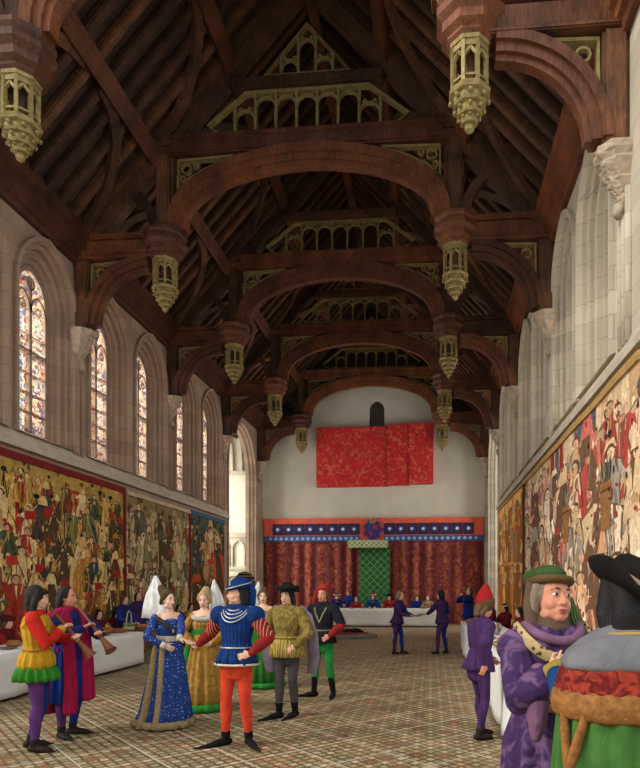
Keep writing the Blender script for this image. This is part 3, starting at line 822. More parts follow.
# 4: big cream and red procession on the right
a, b = 7.95, 17.4
p4 = [(226, 204, 172), (200, 112, 98), (168, 72, 64), (140, 132, 126), (234, 214, 186), (96, 98, 106), (212, 160, 124), (190, 166, 132), (220, 190, 150), (226, 206, 172), (206, 140, 118), (160, 150, 138), (230, 196, 166)]
w4 = Weave(a, b, ZB, 4.7, (196, 168, 130), p4, 11); R = w4.r; w4.out = (112, 84, 64); w4.hairc = (104, 76, 56)
w4.dots(200, .14, [(206, 178, 138), (170, 130, 102), (150, 122, 96), (220, 196, 158)])
x = a
while x < b:
    w4.put([(x, 4.6), (x+.3, 4.62), (x+.45, 3.5), (x-.02, 3.3)], R.choice([(150, 60, 54), (206, 178, 140), (216, 192, 156), (96, 92, 100), (196, 160, 120)])); x += R.uniform(.3, .5)
for z, h in ((3.0, 1.5), (2.3, 1.7), (1.5, 1.8), (.7, 1.8)):
    x = a+R.uniform(.05, .3)
    while x < b:
        w4.figure(x, z+R.uniform(-.15, .15), h*R.uniform(.7, 1.05), wx=2.7); x += R.uniform(.65, 1.1)
for x in (a+1.5, a+4.2): 
    w4.put([(x-.25, 2.6), (x+.25, 2.6), (x+.32, 3.3), (x-.32, 3.3)], (146, 104, 64))
    for q in range(4): w4.line(x-.3, 2.72+.16*q, x+.3, 2.72+.16*q, .04, (96, 64, 40))
    for q in range(12): w4.plant(x+R.uniform(-.25, .25), 3.3, .5, R.choice([(104, 100, 84), (70, 74, 62), (140, 130, 104)]))
w4.dots(160, .05, [(70, 50, 46), (236, 220, 194), (170, 60, 54)])
hang('huge cream and red tapestry of robed figures, nearest on the right wall', 'right', a, b, ZB, 4.7, w4, [('top_band', (a, b, 4.6, 4.72), 'tapgold'), ('side_band', (b-.1, b, ZB, 4.6), 'backing')], MAT)
# 5: orange gold
a, b = 17.5, 24.1
p5 = [(236, 184, 92), (222, 146, 72), (190, 112, 60), (240, 206, 130), (172, 136, 96), (204, 96, 58), (246, 218, 156), (226, 170, 84), (140, 120, 90)]
w5 = Weave(a, b, ZB, 4.72, (244, 194, 108), p5, 17); R = w5.r; w5.out = (166, 104, 56); w5.hairc = (160, 104, 60)
w5.dots(170, .16, [(236, 190, 104), (206, 130, 62), (180, 96, 52), (242, 208, 136)])
for z, h in ((3.2, 1.2), (2.5, 1.2), (.8, 1.7)):
    x = a+.1
    while x < b: w5.figure(x, z+R.uniform(-.15, .15), h, wx=3.5); x += R.uniform(.9, 1.5)
w5.dots(70, .06, [(150, 80, 46), (90, 70, 56), (246, 220, 160)])
hang('orange and golden tapestry, farthest on the right wall', 'right', a, b, ZB, 4.72, w5, [('top_band', (a, b, 4.64, 4.74), 'tapgold'), ('side_band', (a, a+.1, ZB, 4.64), 'backing')], MAT)

# ------------------------------------------------------------------ end wall textiles
hg = empty('wall_hanging', (XC, YE-.2, 0)); tag(hg, 'dark red brocade hanging with a rosette frieze across the end wall', 'wall hanging')
HX = W-.2
bm = bmesh.new(); prev = None; N = 440
for i in range(N+1):
    x = -HX+2*HX*i/N; t = (x % .51)/.51
    y = -.05*math.cos(2*pi*t)+.02*math.sin(x*9)
    cur = [bm.verts.new((x, y, .02)), bm.verts.new((x, y*.55, 4.02)), bm.verts.new((x, .1, 4.02)), bm.verts.new((x, .1, .02))]
    if prev:
        for q in range(4): bm.faces.new((prev[q], prev[(q+1) % 4], cur[(q+1) % 4], cur[q]))
    else: bm.faces.new(cur)
    prev = cur
bm.faces.new(prev[::-1]); new_obj('cloth', bm, MAT['brocade'], hg)
bm = bmesh.new(); prev = None
for i in range(89):
    x = -HX+2*HX*i/88; y = -.06-.012*math.cos(2*pi*x/.53)
    cur = [bm.verts.new((x, y, 3.98)), bm.verts.new((x, y, 5.1)), bm.verts.new((x, .1, 5.1)), bm.verts.new((x, .1, 3.98))]
    if prev:
        for q in range(4): bm.faces.new((prev[q], prev[(q+1) % 4], cur[(q+1) % 4], cur[q]))
    else: bm.faces.new(cur)
    prev = cur
bm.faces.new(prev[::-1]); new_obj('orange_border', bm, MAT['orange'], hg)
ros = None; loz = None
def mcopy(o, loc):
    c = o.copy(); COL.objects.link(c); c.location = loc
    for ch in o.children:
        e = ch.copy(); COL.objects.link(e); e.parent = c
    return c
for s in (-1, 1):
    bm = bmesh.new(); box(bm, *sorted((s*.6, s*HX)), -.095, -.04, 3.98, 4.24); new_obj('blue_band', bm, MAT['bluecl'], hg)
    for k in range(int((HX-.6)/.265)):
        x = s*(.72+k*.265)
        if loz is None:
            bm = bmesh.new(); prism(bm, [(-.09, 0), (0, -.09), (.09, 0), (0, .09)], 'Y', -.012, .012); loz = new_obj('lozenge', bm, MAT['paleblue'], hg); loz.location = (x, -.1, 4.11)
        else: mcopy(loz, (x, -.1, 4.11))
    for k in range(9):
        x = s*(.86+k*.535)
        if abs(x) > HX-.2: continue
        if ros is None:
            bm = bmesh.new(); box(bm, -.25, .25, -.012, .012, -.27, .27)
            ros = new_obj('rosette_block', bm, MAT['purpleblk'], hg)
            bm = bmesh.new(); lathe_pts = [((.17+.03*math.cos(8*a))*math.cos(a), (.17+.03*math.cos(8*a))*math.sin(a)) for a in [2*pi*q/48 for q in range(48)]]
            prism(bm, lathe_pts, 'Y', -.03, -.01); prism(bm, [(-.2, -.02), (-.2, .02), (-.28, .07), (-.28, -.07)], 'Y', -.03, -.01)
            new_obj('rosette', bm, MAT['rosblue'], ros)
            bm = bmesh.new(); prism(bm, [(.075*math.cos(a), .075*math.sin(a)) for a in [2*pi*q/12 for q in range(12)]], 'Y', -.045, -.025); new_obj('rosette_centre', bm, MAT['roswhite'], ros)
            ros.location = (x, -.085, 4.56)
        else: mcopy(ros, (x, -.085, 4.56))
# plain quartered emblem over the throne
cr = empty('crest', (XC+.05, YE-.37, 4.0)); tag(cr, 'small red and purple heraldic emblem above the green throne canopy', 'emblem')
sh = lambda x0, x1, top: None
bm = bmesh.new(); N = 20
prism(bm, [((.42+.06*math.cos(7*a))*math.cos(a), .52+(.5+.05*math.cos(9*a))*math.sin(a)) for a in [2*pi*q/60 for q in range(60)]], 'Y', 0, .05); new_obj('mantling', bm, MAT['crestpur'], cr)
bm = bmesh.new(); prism(bm, [(-.26, .75), (0, .8), (.26, .75), (.25, .45), (.12, .22), (0, .14), (-.12, .22), (-.25, .45)], 'Y', -.04, .0); new_obj('shield', bm, MAT['rosblue'], cr)
bm = bmesh.new()
prism(bm, [(0.02, .52), (.24, .52), (.22, .72), (.02, .76)], 'Y', -.06, -.03); prism(bm, [(-.02, .2), (-.11, .26), (-.22, .46), (-.02, .46)], 'Y', -.06, -.03)
new_obj('quarter', bm, MAT['crestred'], cr)
bm = bmesh.new(); lathe(bm, [(.1, .82), (.13, .86), (.15, .98), (.09, 1.0)], 8, (0, -.03, 0), ov=(1, .4)); new_obj('crown', bm, MAT['goldlo'], cr)

# red cloth in three overlapping widths, high on the wall
rc = empty('wall_cloth', (XC, YE-.12, 6.65)); tag(rc, 'bright crimson gold-flecked cloth in overlapping widths high on the end wall', 'cloth')
for k, (x0, x1, y, z0, z1) in enumerate(((-5.52, -2.0, -.16, 6.62, 9.5), (-2.08, -.96, -.22, 6.66, 9.56), (-1.02, .14, -.28, 6.7, 9.6))):
    bm = bmesh.new(); bbox(bm, x0-XC, x1-XC, y, .1, z0-6.65, z1-6.65, .02)
    o = new_obj('panel', bm, MAT['redcloth'], rc)
# green throne cloth and its tester
gt = empty('throne_canopy', (XC+.1, YE-.3, 0)); tag(gt, 'green and gold lattice cloth of estate with a pale green canopy', 'canopy')
bm = bmesh.new(); bbox(bm, -.72, .78, -.12, 0, .5, 3.75, .02); new_obj('backcloth', bm, MAT['green'], gt)
bm = bmesh.new(); bbox(bm, -1.05, .7, -1.15, 0, 3.66, 3.74, .015); new_obj('tester', bm, MAT['dkgreen'], gt)
bm = bmesh.new(); bbox(bm, -1.1, .75, -1.2, -1.14, 3.58, 3.94, .015); new_obj('valance', bm, MAT['palegreen'], gt)
for s in (-1, 1):
    xx = .7 if s > 0 else 1.05
    bm = bmesh.new(); bbox(bm, *sorted((s*xx, s*(xx+.05))), -1.14, 0, 3.58, 3.92, .015); new_obj('valance', bm, MAT['dkgreen'] if s > 0 else MAT['palegreen'], gt)

# ------------------------------------------------------------------ tables
def table(label, x0, x1, y0, y1, h):
    r = empty('trestle_table', ((x0+x1)/2, (y0+y1)/2, 0)); tag(r, label, 'table', 'banquet tables')
    hx, hy = (x1-x0)/2, (y1-y0)/2
    bm = bmesh.new(); bbox(bm, -hx, hx, -hy, hy, h-.05, h-.012, .008); new_obj('tabletop', bm, MAT['tabwood'], r)
    L = max(hx, hy)
    n = 4
    for i in range(n):
        t = (-.9+1.8*i/(n-1))*L
        for s in (-1, 1):
            bm = bmesh.new()
            if hy > hx: bar(bm, (s*.12, t, h-.05), (s*hx*.75, t, 0), .08, .08)
            else: bar(bm, (t, s*.12, h-.05), (t, s*hy*.75, 0), .08, .08, (1, 0, 0))
            new_obj('leg', bm, MAT['tabwood'], r)
    return r
def cloth(label, x0, x1, y0, y1, h, zb=.06, seed=1):
    """linen draped over the table with soft hanging folds"""
    rr = random.Random(seed); bm = bmesh.new()
    per = []
    m = .0
    def edge(a, b):
        n = max(2, int((Vector(b)-Vector(a)).length/.07))
        return [(a[0]+(b[0]-a[0])*i/n, a[1]+(b[1]-a[1])*i/n) for i in range(n)]
    C_ = [(x0, y0), (x1, y0), (x1, y1), (x0, y1)]
    nrm = [(0, -1), (1, 0), (0, 1), (-1, 0)]
    for k in range(4):
        for p in edge(C_[k], C_[(k+1) % 4]): per.append((p, nrm[k]))
    cx, cy = (x0+x1)/2, (y0+y1)/2
    rows = []
    for j in range(7):
        t = j/6; row = []
        for i, ((x, y), (nx, ny)) in enumerate(per):
            q = mnoise.noise(Vector((x*2.2+seed, y*2.2, t*.5)))*.05*t+.018*t*math.sin((x+y)*5.2+seed)+.02*t+.012
            row.append(bm.verts.new((x+nx*q-cx, y+ny*q-cy, h+.004-t*(h-zb)-(.012 if j else 0)+(.0 if j else 0))))
        rows.append(row)
    n = len(per)
    for j in range(6):
        for i in range(n): bm.faces.new((rows[j][i], rows[j][(i+1) % n], rows[j+1][(i+1) % n], rows[j+1][i]))
    bm.faces.new(rows[0])
    o = new_obj('tablecloth', bm, MAT['linen'], None, False); o.location = (cx, cy, 0)
    for p in o.data.polygons: p.use_smooth = len(p.vertices) == 4
    sm = o.modifiers.new('s', 'SOLIDIFY'); sm.thickness = .006; sm.offset = -1
    tag(o, label, 'tablecloth', 'white tablecloths'); return o
LT = (-7.45, -6.5, 7.6, 13.5, .74); RT = (.87, 1.75, 5.0, 17.6, .80); HTB = (-4.95, .66, 27.15, 28.0, .80)
table('long trestle table under a white cloth along the left wall', *LT)
table('long trestle table under a white cloth along the right wall', *RT)
table('high table under a white cloth in front of the throne canopy', *HTB)
cloth('white tablecloth hanging to the floor on the left table', *LT, seed=1)
cloth('white tablecloth on the right table behind the purple figures', *RT, seed=4)
cloth('white tablecloth on the high table at the far end', *HTB, seed=9)
def bench(label, x0, x1, y0, y1):
    r = empty('bench', ((x0+x1)/2, (y0+y1)/2, 0)); tag(r, label, 'bench', 'benches behind the tables')
    hx, hy = (x1-x0)/2, (y1-y0)/2
    bm = bmesh.new(); bbox(bm, -hx, hx, -hy, hy, .31, .36, .01); new_obj('seat', bm, MAT['tabwood'], r)
    for t in (-.85, 0, .85):
        for s in (-1, 1):
            bm = bmesh.new()
            if hy > hx: bar(bm, (s*hx*.7, t*hy, .31), (s*hx*.9, t*hy, 0), .06, .06)
            else: bar(bm, (t*hx, s*hy*.7, .31), (t*hx, s*hy*.9, 0), .06, .06, (1, 0, 0))
            new_obj('leg', bm, MAT['tabwood'], r)
bench('plain bench for the diners behind the left table', -8.02, -7.68, 7.8, 13.9)
bench('plain bench by the wall behind the two veiled ladies', -8.02, -7.68, 17.0, 20.4)
bench('plain bench for the diners behind the right table', 1.98, 2.32, 6.0, 17.4)
bench('plain bench for the diners behind the high table', -4.8, .5, 28.28, 28.6)
# ------------------------------------------------------------------ people
def F(name, rgb, **k):
    kk = dict(rough=.9, var=.2, scale=9, bump=.25, bscale=160, spec=.12, wr=.22); kk.update(k); rgb = tuple(c*.9 for c in rgb)
    return M(name, rgb, **kk)
PM = dict(
 skin=M('skin', (222, 168, 138), .55, .07, 14, .05, 200), skin_pale=M('fair skin', (236, 190, 164), .55, .06, 14, .05, 200), skin_ruddy=M('ruddy skin', (206, 138, 108), .55, .1, 14, .08, 200),
 lip=M('lips', (168, 84, 76), .5, .05), white=M('eye white', (228, 222, 214), .4, .02), iris=M('dark iris', (48, 34, 26), .3, .05), brow=M('dark brow hair', (52, 38, 30), .9, .1),
 hair_dark=M('dark brown hair', (34, 26, 22), .7, .3, 30, .5, 120), hair_brown=M('brown hair', (92, 66, 44), .7, .3, 30, .5, 120), hair_black=M('black hair', (26, 24, 24), .65, .3, 30, .5, 120), hair_fair=M('fair hair', (176, 146, 102), .7, .2, 30, .5, 120), hair_grey=M('grey brown hair', (128, 112, 92), .7, .2, 30, .5, 120),
 yellow=F('ochre yellow wool', (208, 160, 40), pleat=16), red=F('bright red wool', (206, 46, 34)), green=F('leaf green wool', (60, 138, 44)), blue=F('deep blue wool', (30, 58, 140)), purple=F('purple wool', (94, 54, 108)),
 shoe=F('dark brown leather', (46, 36, 32), rough=.6), black=F('black felt', (28, 26, 27)), crimson=F('crimson velvet', (172, 30, 72), pleat=20), navy=F('dark blue velvet', (34, 40, 96)),
 bluegown=F('blue brocade with silver flecks', (46, 74, 146), pat='dots', rgb2=(150, 164, 196), ps=24, th=.2, soft=.06), fur=F('beige fur', (170, 146, 104), bump=.9, bscale=70, var=.3, scale=40), darkfur=F('dark fur trim', (74, 60, 58), bump=.9, bscale=70, var=.3, scale=40),
 cream=F('cream silk', (228, 218, 194)), veil=F('white gauze veil', (238, 236, 230)), net=F('dark golden hair net', (92, 74, 50), pat='dots', rgb2=(50, 40, 30), ps=60, th=.3, soft=.1),
 gold=F('gold silk brocade', (196, 152, 72), pleat=18, pat='damask', rgb2=(160, 116, 50), ps=14, th=.5), furwhite=F('white fur', (214, 206, 192), bump=.9, bscale=70), brightgreen=F('bright green silk', (52, 148, 58)), darkgreen=F('green gown cloth', (52, 120, 44)),
 royal=F('royal blue velvet', (26, 58, 118), var=.25, pleat=22), silver=M('silver chain', (190, 188, 180), .35, .15, 30, .2, 100, .7), orangered=F('vermilion hose', (222, 72, 44)), redslash=F('dark red sleeve with pale slashes', (156, 36, 34), pat='stripes', rgb2=(210, 170, 140), ps=9, th=.93, soft=.03), darkred=F('dark red wool', (150, 40, 36)),
 olive=F('olive gold brocade', (158, 136, 70), pat='damask', rgb2=(112, 94, 46), ps=22, th=.5), stripe=F('pleated yellow stripe', (206, 178, 92), pat='stripes', rgb2=(128, 104, 52), ps=14, th=.55, soft=.15), lilac=F('lilac grey cloth', (146, 130, 144)), greyhose=F('dark grey hose', (84, 76, 78)),
 charcoal=F('black velvet doublet', (36, 37, 42), pleat=16), lapel=F('olive lapel', (150, 140, 104)), greenhose=F('bright green hose', (48, 144, 66)), redhat=F('brick red chaperon cloth', (166, 46, 44)),
 livpurple=F('livery purple', (76, 48, 94), pleat=14), livblue=F('livery blue', (32, 52, 132), pleat=14), capred=F('red felt cap', (166, 34, 38)), brownbrim=F('brown fur brim', (98, 76, 46), bump=.8, bscale=70),
 purplebroc=F('purple brocade', (76, 52, 96), pleat=12, pat='damask', rgb2=(112, 84, 118), ps=13, th=.56, soft=.06), mauve=F('mauve fur cuff', (136, 96, 124), bump=.8, bscale=70), goldband=F('gold and cream chain band', (206, 180, 126), pat='dots', rgb2=(96, 64, 44), ps=32, th=.34, soft=.04), olivesleeve=F('olive undersleeve', (160, 138, 62)), brownhood=F('brown hood', (104, 84, 66)), hatgreen=F('moss green cap cloth', (62, 88, 48)), greenstripe=F('green striped scarf', (92, 128, 66), pat='stripes', rgb2=(40, 44, 30), ps=22, th=.5), redgold=F('gilt cord', (196, 160, 84)),
 robegreen=F('grass green robe', (72, 118, 54), var=.25, pleat=16), greycape=F('grey shearling cape', (128, 126, 128), bump=.9, bscale=60), redslit=F('slashed red mantle', (168, 62, 44), pat='damask', rgb2=(96, 28, 28), ps=36, th=.48), brownfur=F('brown fur border', (158, 106, 58), bump=.9, bscale=60, var=.3, scale=40), blackhat=F('black beaver felt', (32, 26, 24)), tanband=F('tan hat band', (186, 156, 112)), bluecuff=F('dark blue cuff', (32, 66, 112)),
 wood=M('brown turned wood', (124, 72, 42), .45, .25, 12, .1), maroon=F('maroon wool', (100, 28, 34)), ochre=F('ochre cloth', (180, 128, 60)), tan=F('tan cloth', (160, 126, 88)),
)
def V(*a): return Vector(a) if len(a) > 1 else Vector(a[0])
def sw(bm, pts, rads, n=10, ref=None, cap=True):
    """smooth closed tube through pts; rads float or (across, deep)"""
    pts = [Vector(p) for p in pts]; rr = [(r, r) if not isinstance(r, (tuple, list)) else r for r in rads]
    if cap:
        t0 = (pts[0]-pts[1]).normalized(); t1 = (pts[-1]-pts[-2]).normalized()
        m0 = min(rr[0]); m1 = min(rr[-1])
        P = [pts[0]+t0*m0*.9, pts[0]+t0*m0*.6]+pts+[pts[-1]+t1*m1*.6, pts[-1]+t1*m1*.9]
        Rr = [tuple(q*.35 for q in rr[0]), tuple(q*.78 for q in rr[0])]+rr+[tuple(q*.78 for q in rr[-1]), tuple(q*.35 for q in rr[-1])]
    else: P, Rr = pts, rr
    rings = []; side = None
    for i, p in enumerate(P):
        a = P[max(0, i-1)]; b = P[min(len(P)-1, i+1)]; t = (b-a).normalized()
        if ref is not None: s0 = Vector(ref)
        elif side is not None: s0 = side
        else: s0 = Vector((1, 0, 0)) if abs(t.x) < .8 else Vector((0, 1, 0))
        s_ = s0-t*s0.dot(t)
        if s_.length < 1e-4: s_ = Vector((0, 1, 0))-t*t.y
        side = s_.normalized(); up = t.cross(side)
        rings.append([bm.verts.new(p+side*(Rr[i][0]*math.cos(2*pi*k/n))+up*(Rr[i][1]*math.sin(2*pi*k/n))) for k in range(n)])
    for A, B in zip(rings[:-1], rings[1:]):
        for k in range(n): bm.faces.new((A[k], A[(k+1) % n], B[(k+1) % n], B[k]))
    bm.faces.new(rings[0][::-1]); bm.faces.new(rings[-1])
def loop_tube(bm, pts, r, n=6):
    pts = [Vector(p) for p in pts]; N = len(pts); rings = []
    for i, p in enumerate(pts):
        t = (pts[(i+1) % N]-pts[i-1]).normalized(); s = Vector((0, 0, 1))-t*t.z
        s = s.normalized() if s.length > 1e-3 else Vector((1, 0, 0)); u = t.cross(s)
        ra = r if not isinstance(r, tuple) else r
        a, b = (r, r) if not isinstance(r, tuple) else r
        rings.append([bm.verts.new(p+s*(a*math.cos(2*pi*k/n))+u*(b*math.sin(2*pi*k/n))) for k in range(n)])
    for i in range(N):
        A, B = rings[i], rings[(i+1) % N]
        for k in range(n): bm.faces.new((A[k], A[(k+1) % n], B[(k+1) % n], B[k]))
def ell(bm, c, r, M3=None, sub=3):
    m = Matrix.Translation(Vector(c)) @ (M3.to_4x4() if M3 else Matrix.Identity(4)) @ Matrix.Diagonal((*((r,)*3 if not isinstance(r, (tuple, list)) else r), 1))
    bmesh.ops.create_icosphere(bm, subdivisions=sub, radius=1, matrix=m)
def robe(bm, secs, n=72, folds=14, amp=.03, ph=0.0, wob=.5, cap=True, fn=None):
    """stacked oval sections (z, cx, cy, rx, ry, fold share) with hanging folds"""
    rings = []; P_ = []
    for (z, cx, cy, rx, ry, f) in secs:
        ring = []
        for k in range(n):
            a = 2*pi*k/n
            q = 1+f*amp/max(rx, .01)*(math.cos(folds*a+ph+wob*math.sin(2*a+ph))+.35*math.cos((folds*.5+1)*a*1.0+ph*2))
            p = Vector((cx+rx*q*math.cos(a), cy+ry*q*math.sin(a), z))
            if fn: p = fn(p)
            ring.append(p)
        P_.append(ring); rings.append([bm.verts.new(p) for p in ring])
    for A, B in zip(rings[:-1], rings[1:]):
        for k in range(n): bm.faces.new((A[k], A[(k+1) % n], B[(k+1) % n], B[k]))
    if cap: bm.faces.new(rings[0]); bm.faces.new(rings[-1][::-1])
    return P_
def remeshed(name, bm, mat, parent, vox=.01, it=2):
    bmesh.ops.recalc_face_normals(bm, faces=bm.faces)
    me = bpy.data.meshes.new('tmp'); bm.to_mesh(me); bm.free()
    o = bpy.data.objects.new(name, me); COL.objects.link(o)
    r = o.modifiers.new('r', 'REMESH'); r.mode = 'VOXEL'; r.voxel_size = vox
    if it: sm = o.modifiers.new('s', 'SMOOTH'); sm.factor = .5; sm.iterations = it
    dg = bpy.context.evaluated_depsgraph_get(); dg.update()
    m2 = bpy.data.meshes.new_from_object(o.evaluated_get(dg)); m2.name = name
    o.modifiers.clear(); o.data = m2; bpy.data.meshes.remove(me)
    m2.materials.clear()
    for m in (mat if isinstance(mat, (list, tuple)) else [mat]): m2.materials.append(m)
    for p in m2.polygons: p.use_smooth = True
    o.parent = parent
    return o
TORSO_M = [(.84, 0, .0, .14, .105), (.93, 0, .0, .165, .12), (1.02, 0, -.005, .155, .112), (1.12, 0, -.01, .132, .1), (1.24, 0, -.01, .16, .116), (1.35, 0, .0, .182, .12), (1.42, 0, .005, .16, .1), (1.475, 0, .01, .1, .075)]
TORSO_F = [(.84, 0, .0, .15, .11), (.93, 0, .005, .172, .125), (1.02, 0, .0, .14, .105), (1.11, 0, -.0, .118, .092), (1.2, 0, -.01, .132, .105), (1.29, 0, -.02, .15, .122), (1.37, 0, .0, .152, .1), (1.42, 0, .005, .135, .085), (1.47, 0, .01, .075, .06)]

class Fig:
    def __init__(s, label, loc, rot=0, sc=1.0, vox=.011, skin='skin', sit=False, lean=0.0, tw=0.0, yaw=0.0, pitch=0.0, tilt=0.0, arms=None, legs=None, fem=False, face=True, group=None, cat='person', dz=None, hs=1.0):
        s.rot = math.radians(rot); s.sc = sc; s.vox = vox; s.fem = fem; s.sit = sit
        s.root = empty('person', loc, s.rot, sc); tag(s.root, label, cat, group)
        s.M = Matrix.Translation(Vector(loc)) @ Matrix.Rotation(s.rot, 4, 'Z') @ Matrix.Scale(sc, 4)
        s.dz = dz if dz is not None else (-.40 if sit else 0)
        L = Matrix.Rotation(math.radians(lean), 3, 'X') @ Matrix.Rotation(math.radians(tw), 3, 'Z')
        s.U = lambda p: L @ (Vector(p)-Vector((0, 0, .95)))+Vector((0, 0, .95+s.dz))
        s.UM = L
        HR = Matrix.Rotation(math.radians(yaw), 3, 'Z') @ Matrix.Rotation(math.radians(pitch), 3, 'X') @ Matrix.Rotation(math.radians(tilt), 3, 'Y')
        s.HM = (L @ HR) @ Matrix.Scale(hs, 3)
        hb = s.U((0, -.005, 1.545))
        s.H = lambda p: hb+s.HM @ Vector(p)
        # arms
        sx = .165 if fem else .185
        s.sh = {q: s.U((q*sx, .005, 1.405)) for q in (-1, 1)}
        s.arm = {}
        arms = arms or {}
        for q in (-1, 1):
            a = dict(w=(q*.27, -.05, .92), hint=(q*.6, .6, -.2), d=(0, -.2, -1), n=(-q, 0, 0), t=(0, -1, 0), c=.5, abs=False)
            a.update(arms.get(q, {}))
            w = Vector(a['w']) if a['abs'] else s.U(a['w'])
            l1, l2 = (.275, .235) if fem else (.295, .255)
            A = s.sh[q]; dv = w-A; D = dv.length
            if D > (l1+l2)*.995: w = A+dv.normalized()*(l1+l2)*.995; dv = w-A; D = dv.length
            x = (l1*l1-l2*l2+D*D)/(2*D); hgt = math.sqrt(max(0, l1*l1-x*x))
            h = s.UM @ Vector(a['hint']); u = dv.normalized(); h = (h-u*h.dot(u)).normalized()
            e = A+u*x+h*hgt
            s.arm[q] = dict(e=e, w=w, d=(s.UM @ Vector(a['d'])).normalized(), n=(s.UM @ Vector(a['n'])).normalized(), t=s.UM @ Vector(a['t']), c=a['c'])
        # legs
        s.leg = {}
        for q in (-1, 1):
            if sit: g = dict(h=(q*.09, 0, .52), k=(q*.1, -.40, .46), a=(q*.1, -.36, .09), f=(q*.1, -1))
            else: g = dict(h=(q*.09, 0, .9), k=(q*.1, -.03, .49), a=(q*.1, .02, .085), f=(q*.3, -1))
            g.update((legs or {}).get(q, {})); s.leg[q] = {k: (Vector(v) if k != 'f' else Vector((v[0], v[1], 0)).normalized()) for k, v in g.items()}
        s.body(PM[skin], face)
    def world(s, p): return s.M @ Vector(p)
    def local(s, p): return s.M.inverted() @ Vector(p)
    def torso(s, bm, infl=0, z0=0, z1=9, n=20):
        T = TORSO_F if s.fem else TORSO_M
        pts = [(z, cx, cy, rx+infl, ry+infl) for z, cx, cy, rx, ry in T if z0 <= z <= z1]
        sw(bm, [s.U((cx, cy, z)) for z, cx, cy, rx, ry in pts], [(rx, ry) for z, cx, cy, rx, ry in pts], n, ref=s.UM @ Vector((1, 0, 0)))
        if z1 > 1.42:
            k = .85 if s.fem else 1
            for q in (-1, 1):
                sw(bm, [s.U((q*.07, .01, 1.44)), s.U((q*.13, .008, 1.425)), s.sh[q]], [.05*k+infl, .055*k+infl, .058*k+infl], 10)
    def hand(s, bm, q, L=.185):
        a = s.arm[q]; w, d, n, c = a['w'], a['d'], a['n'], a['c']
        n = (n-d*n.dot(d)).normalized(); lat = d.cross(n).normalized()
        if lat.dot(a['t']) < 0: lat = -lat                      # lat points to the thumb side
        k = (.88 if s.fem else 1)*L/.185; fr = max(.0085, s.vox*.72)
        sw(bm, [w, w+d*.045*k, w+d*.09*k], [(.026*k, .018), (.038*k, .016), (.04*k, .0145)], 10, ref=lat)
        for i, ln in enumerate((.072, .08, .074, .058)):
            b = w+d*.088*k+lat*((1.5-i)*.0205*k); dd = d.copy()+lat*((1.5-i)*.07); dd.normalize(); P = [b-d*.03]; P.append(b)
            ang_ = c*.5
            for f_ in (.45, .31, .24):
                dd = (Matrix.Rotation(0, 3, 'X') @ dd); axis = lat; 
                dd = (d*math.cos(ang_)+n*math.sin(ang_)+lat*((1.5-i)*.07)).normalized()
                P.append(P[-1]+dd*ln*f_*k); ang_ += c*.7
            sw(bm, P, [fr*1.08, fr*1.05, fr, fr*.94, fr*.85], 8)
        b = w+d*.022*k+lat*.026*k
        t1 = (d*.62+lat*.68+n*.28).normalized(); t2 = (d*.85+lat*.32+n*.42).normalized()
        sw(bm, [b, b+t1*.038*k, b+t1*.038*k+t2*.03*k, b+t1*.038*k+t2*.056*k], [fr*1.5, fr*1.25, fr*1.08, fr*.85], 8)
    def headform(s, bm):
        H, R_ = s.H, s.HM; k = .95 if s.fem else 1
        ell(bm, H((0, .012, .115)), (.073*k, .092, .1), R_)
        ell(bm, H((0, -.02, .066)), (.061*k, .066, .086), R_)
        ell(bm, H((0, -.03, .026)), (.053*k, .054, .046), R_)
        ell(bm, H((0, -.058, .0)), (.03*k, .027, .024), R_, 2)
        for q in (-1, 1):
            ell(bm, H((q*.036*k, -.05, .054)), (.026, .028, .03), R_, 2)          # cheek
            ell(bm, H((q*.046*k, -.015, .014)), (.018, .036, .026), R_, 2)          # jaw
            ell(bm, H((q*.07*k, .01, .08)), (.011, .02, .031), R_, 2)             # ear
            ell(bm, H((q*.03, -.0745, .1025)), (.0175, .0125, .0058), R_, 2)       # upper lid
            ell(bm, H((q*.03, -.074, .118)), (.026, .015, .008), R_, 2)           # brow ridge
        sw(bm, [H((0, -.078, .108)), H((0, -.088, .085)), H((0, -.1, .062)), H((0, -.098, .054))], [.008, .009, .0115, .012], 8)
        for q in (-1, 1): ell(bm, H((q*.012, -.09, .055)), (.008, .011, .008), R_, 2)
        ell(bm, H((0, -.083, .026)), (.022, .012, .015), R_, 2)                  # muzzle
    def body(s, skin, face):
        bm = bmesh.new(); U, H = s.U, s.H
        s.torso(bm)
        nk = .046 if s.fem else .057
        sw(bm, [U((0, .015, 1.43)), U((0, .01, 1.5)), H((0, .012, .04))], [nk*1.15, nk, nk*.98], 12)
        s.headform(bm)
        for q in (-1, 1):
            a = s.arm[q]; A = s.sh[q]; k = .82 if s.fem else 1
            sw(bm, [A, A.lerp(a['e'], .4), a['e'], a['e'].lerp(a['w'], .3), a['w']], [.052*k, .046*k, .038*k, .039*k, .025*k], 10)
            s.hand(bm, q)
            g = s.leg[q]
            hp = s.U((q*.085, 0, .93)) if not s.sit else g['h']
            sw(bm, [hp, g['h'].lerp(g['k'], .35), g['k'], g['k'].lerp(g['a'], .32)+Vector((0, .012, 0)), g['k'].lerp(g['a'], .72), g['a']], [.08, .068, .045, .05, .033, .03], 12)
            if s.sit: sw(bm, [s.U((q*.07, 0, .9)), g['h'].lerp(g['k'], .3)], [.09, .08], 12)
            f = g['f']; an = g['a']
            sw(bm, [an+Vector((0, 0, -.03))-f*.025, an+Vector((0, 0, -.045))+f*.05, Vector((an.x, an.y, an.z-.06))+f*.13, Vector((an.x, an.y, an.z-.066))+f*.17], [.034, (.04, .034), (.042, .022), (.03, .014)], 10, ref=f.cross(Vector((0, 0, 1))))
        remeshed('body', bm, skin, s.root, s.vox, 2)
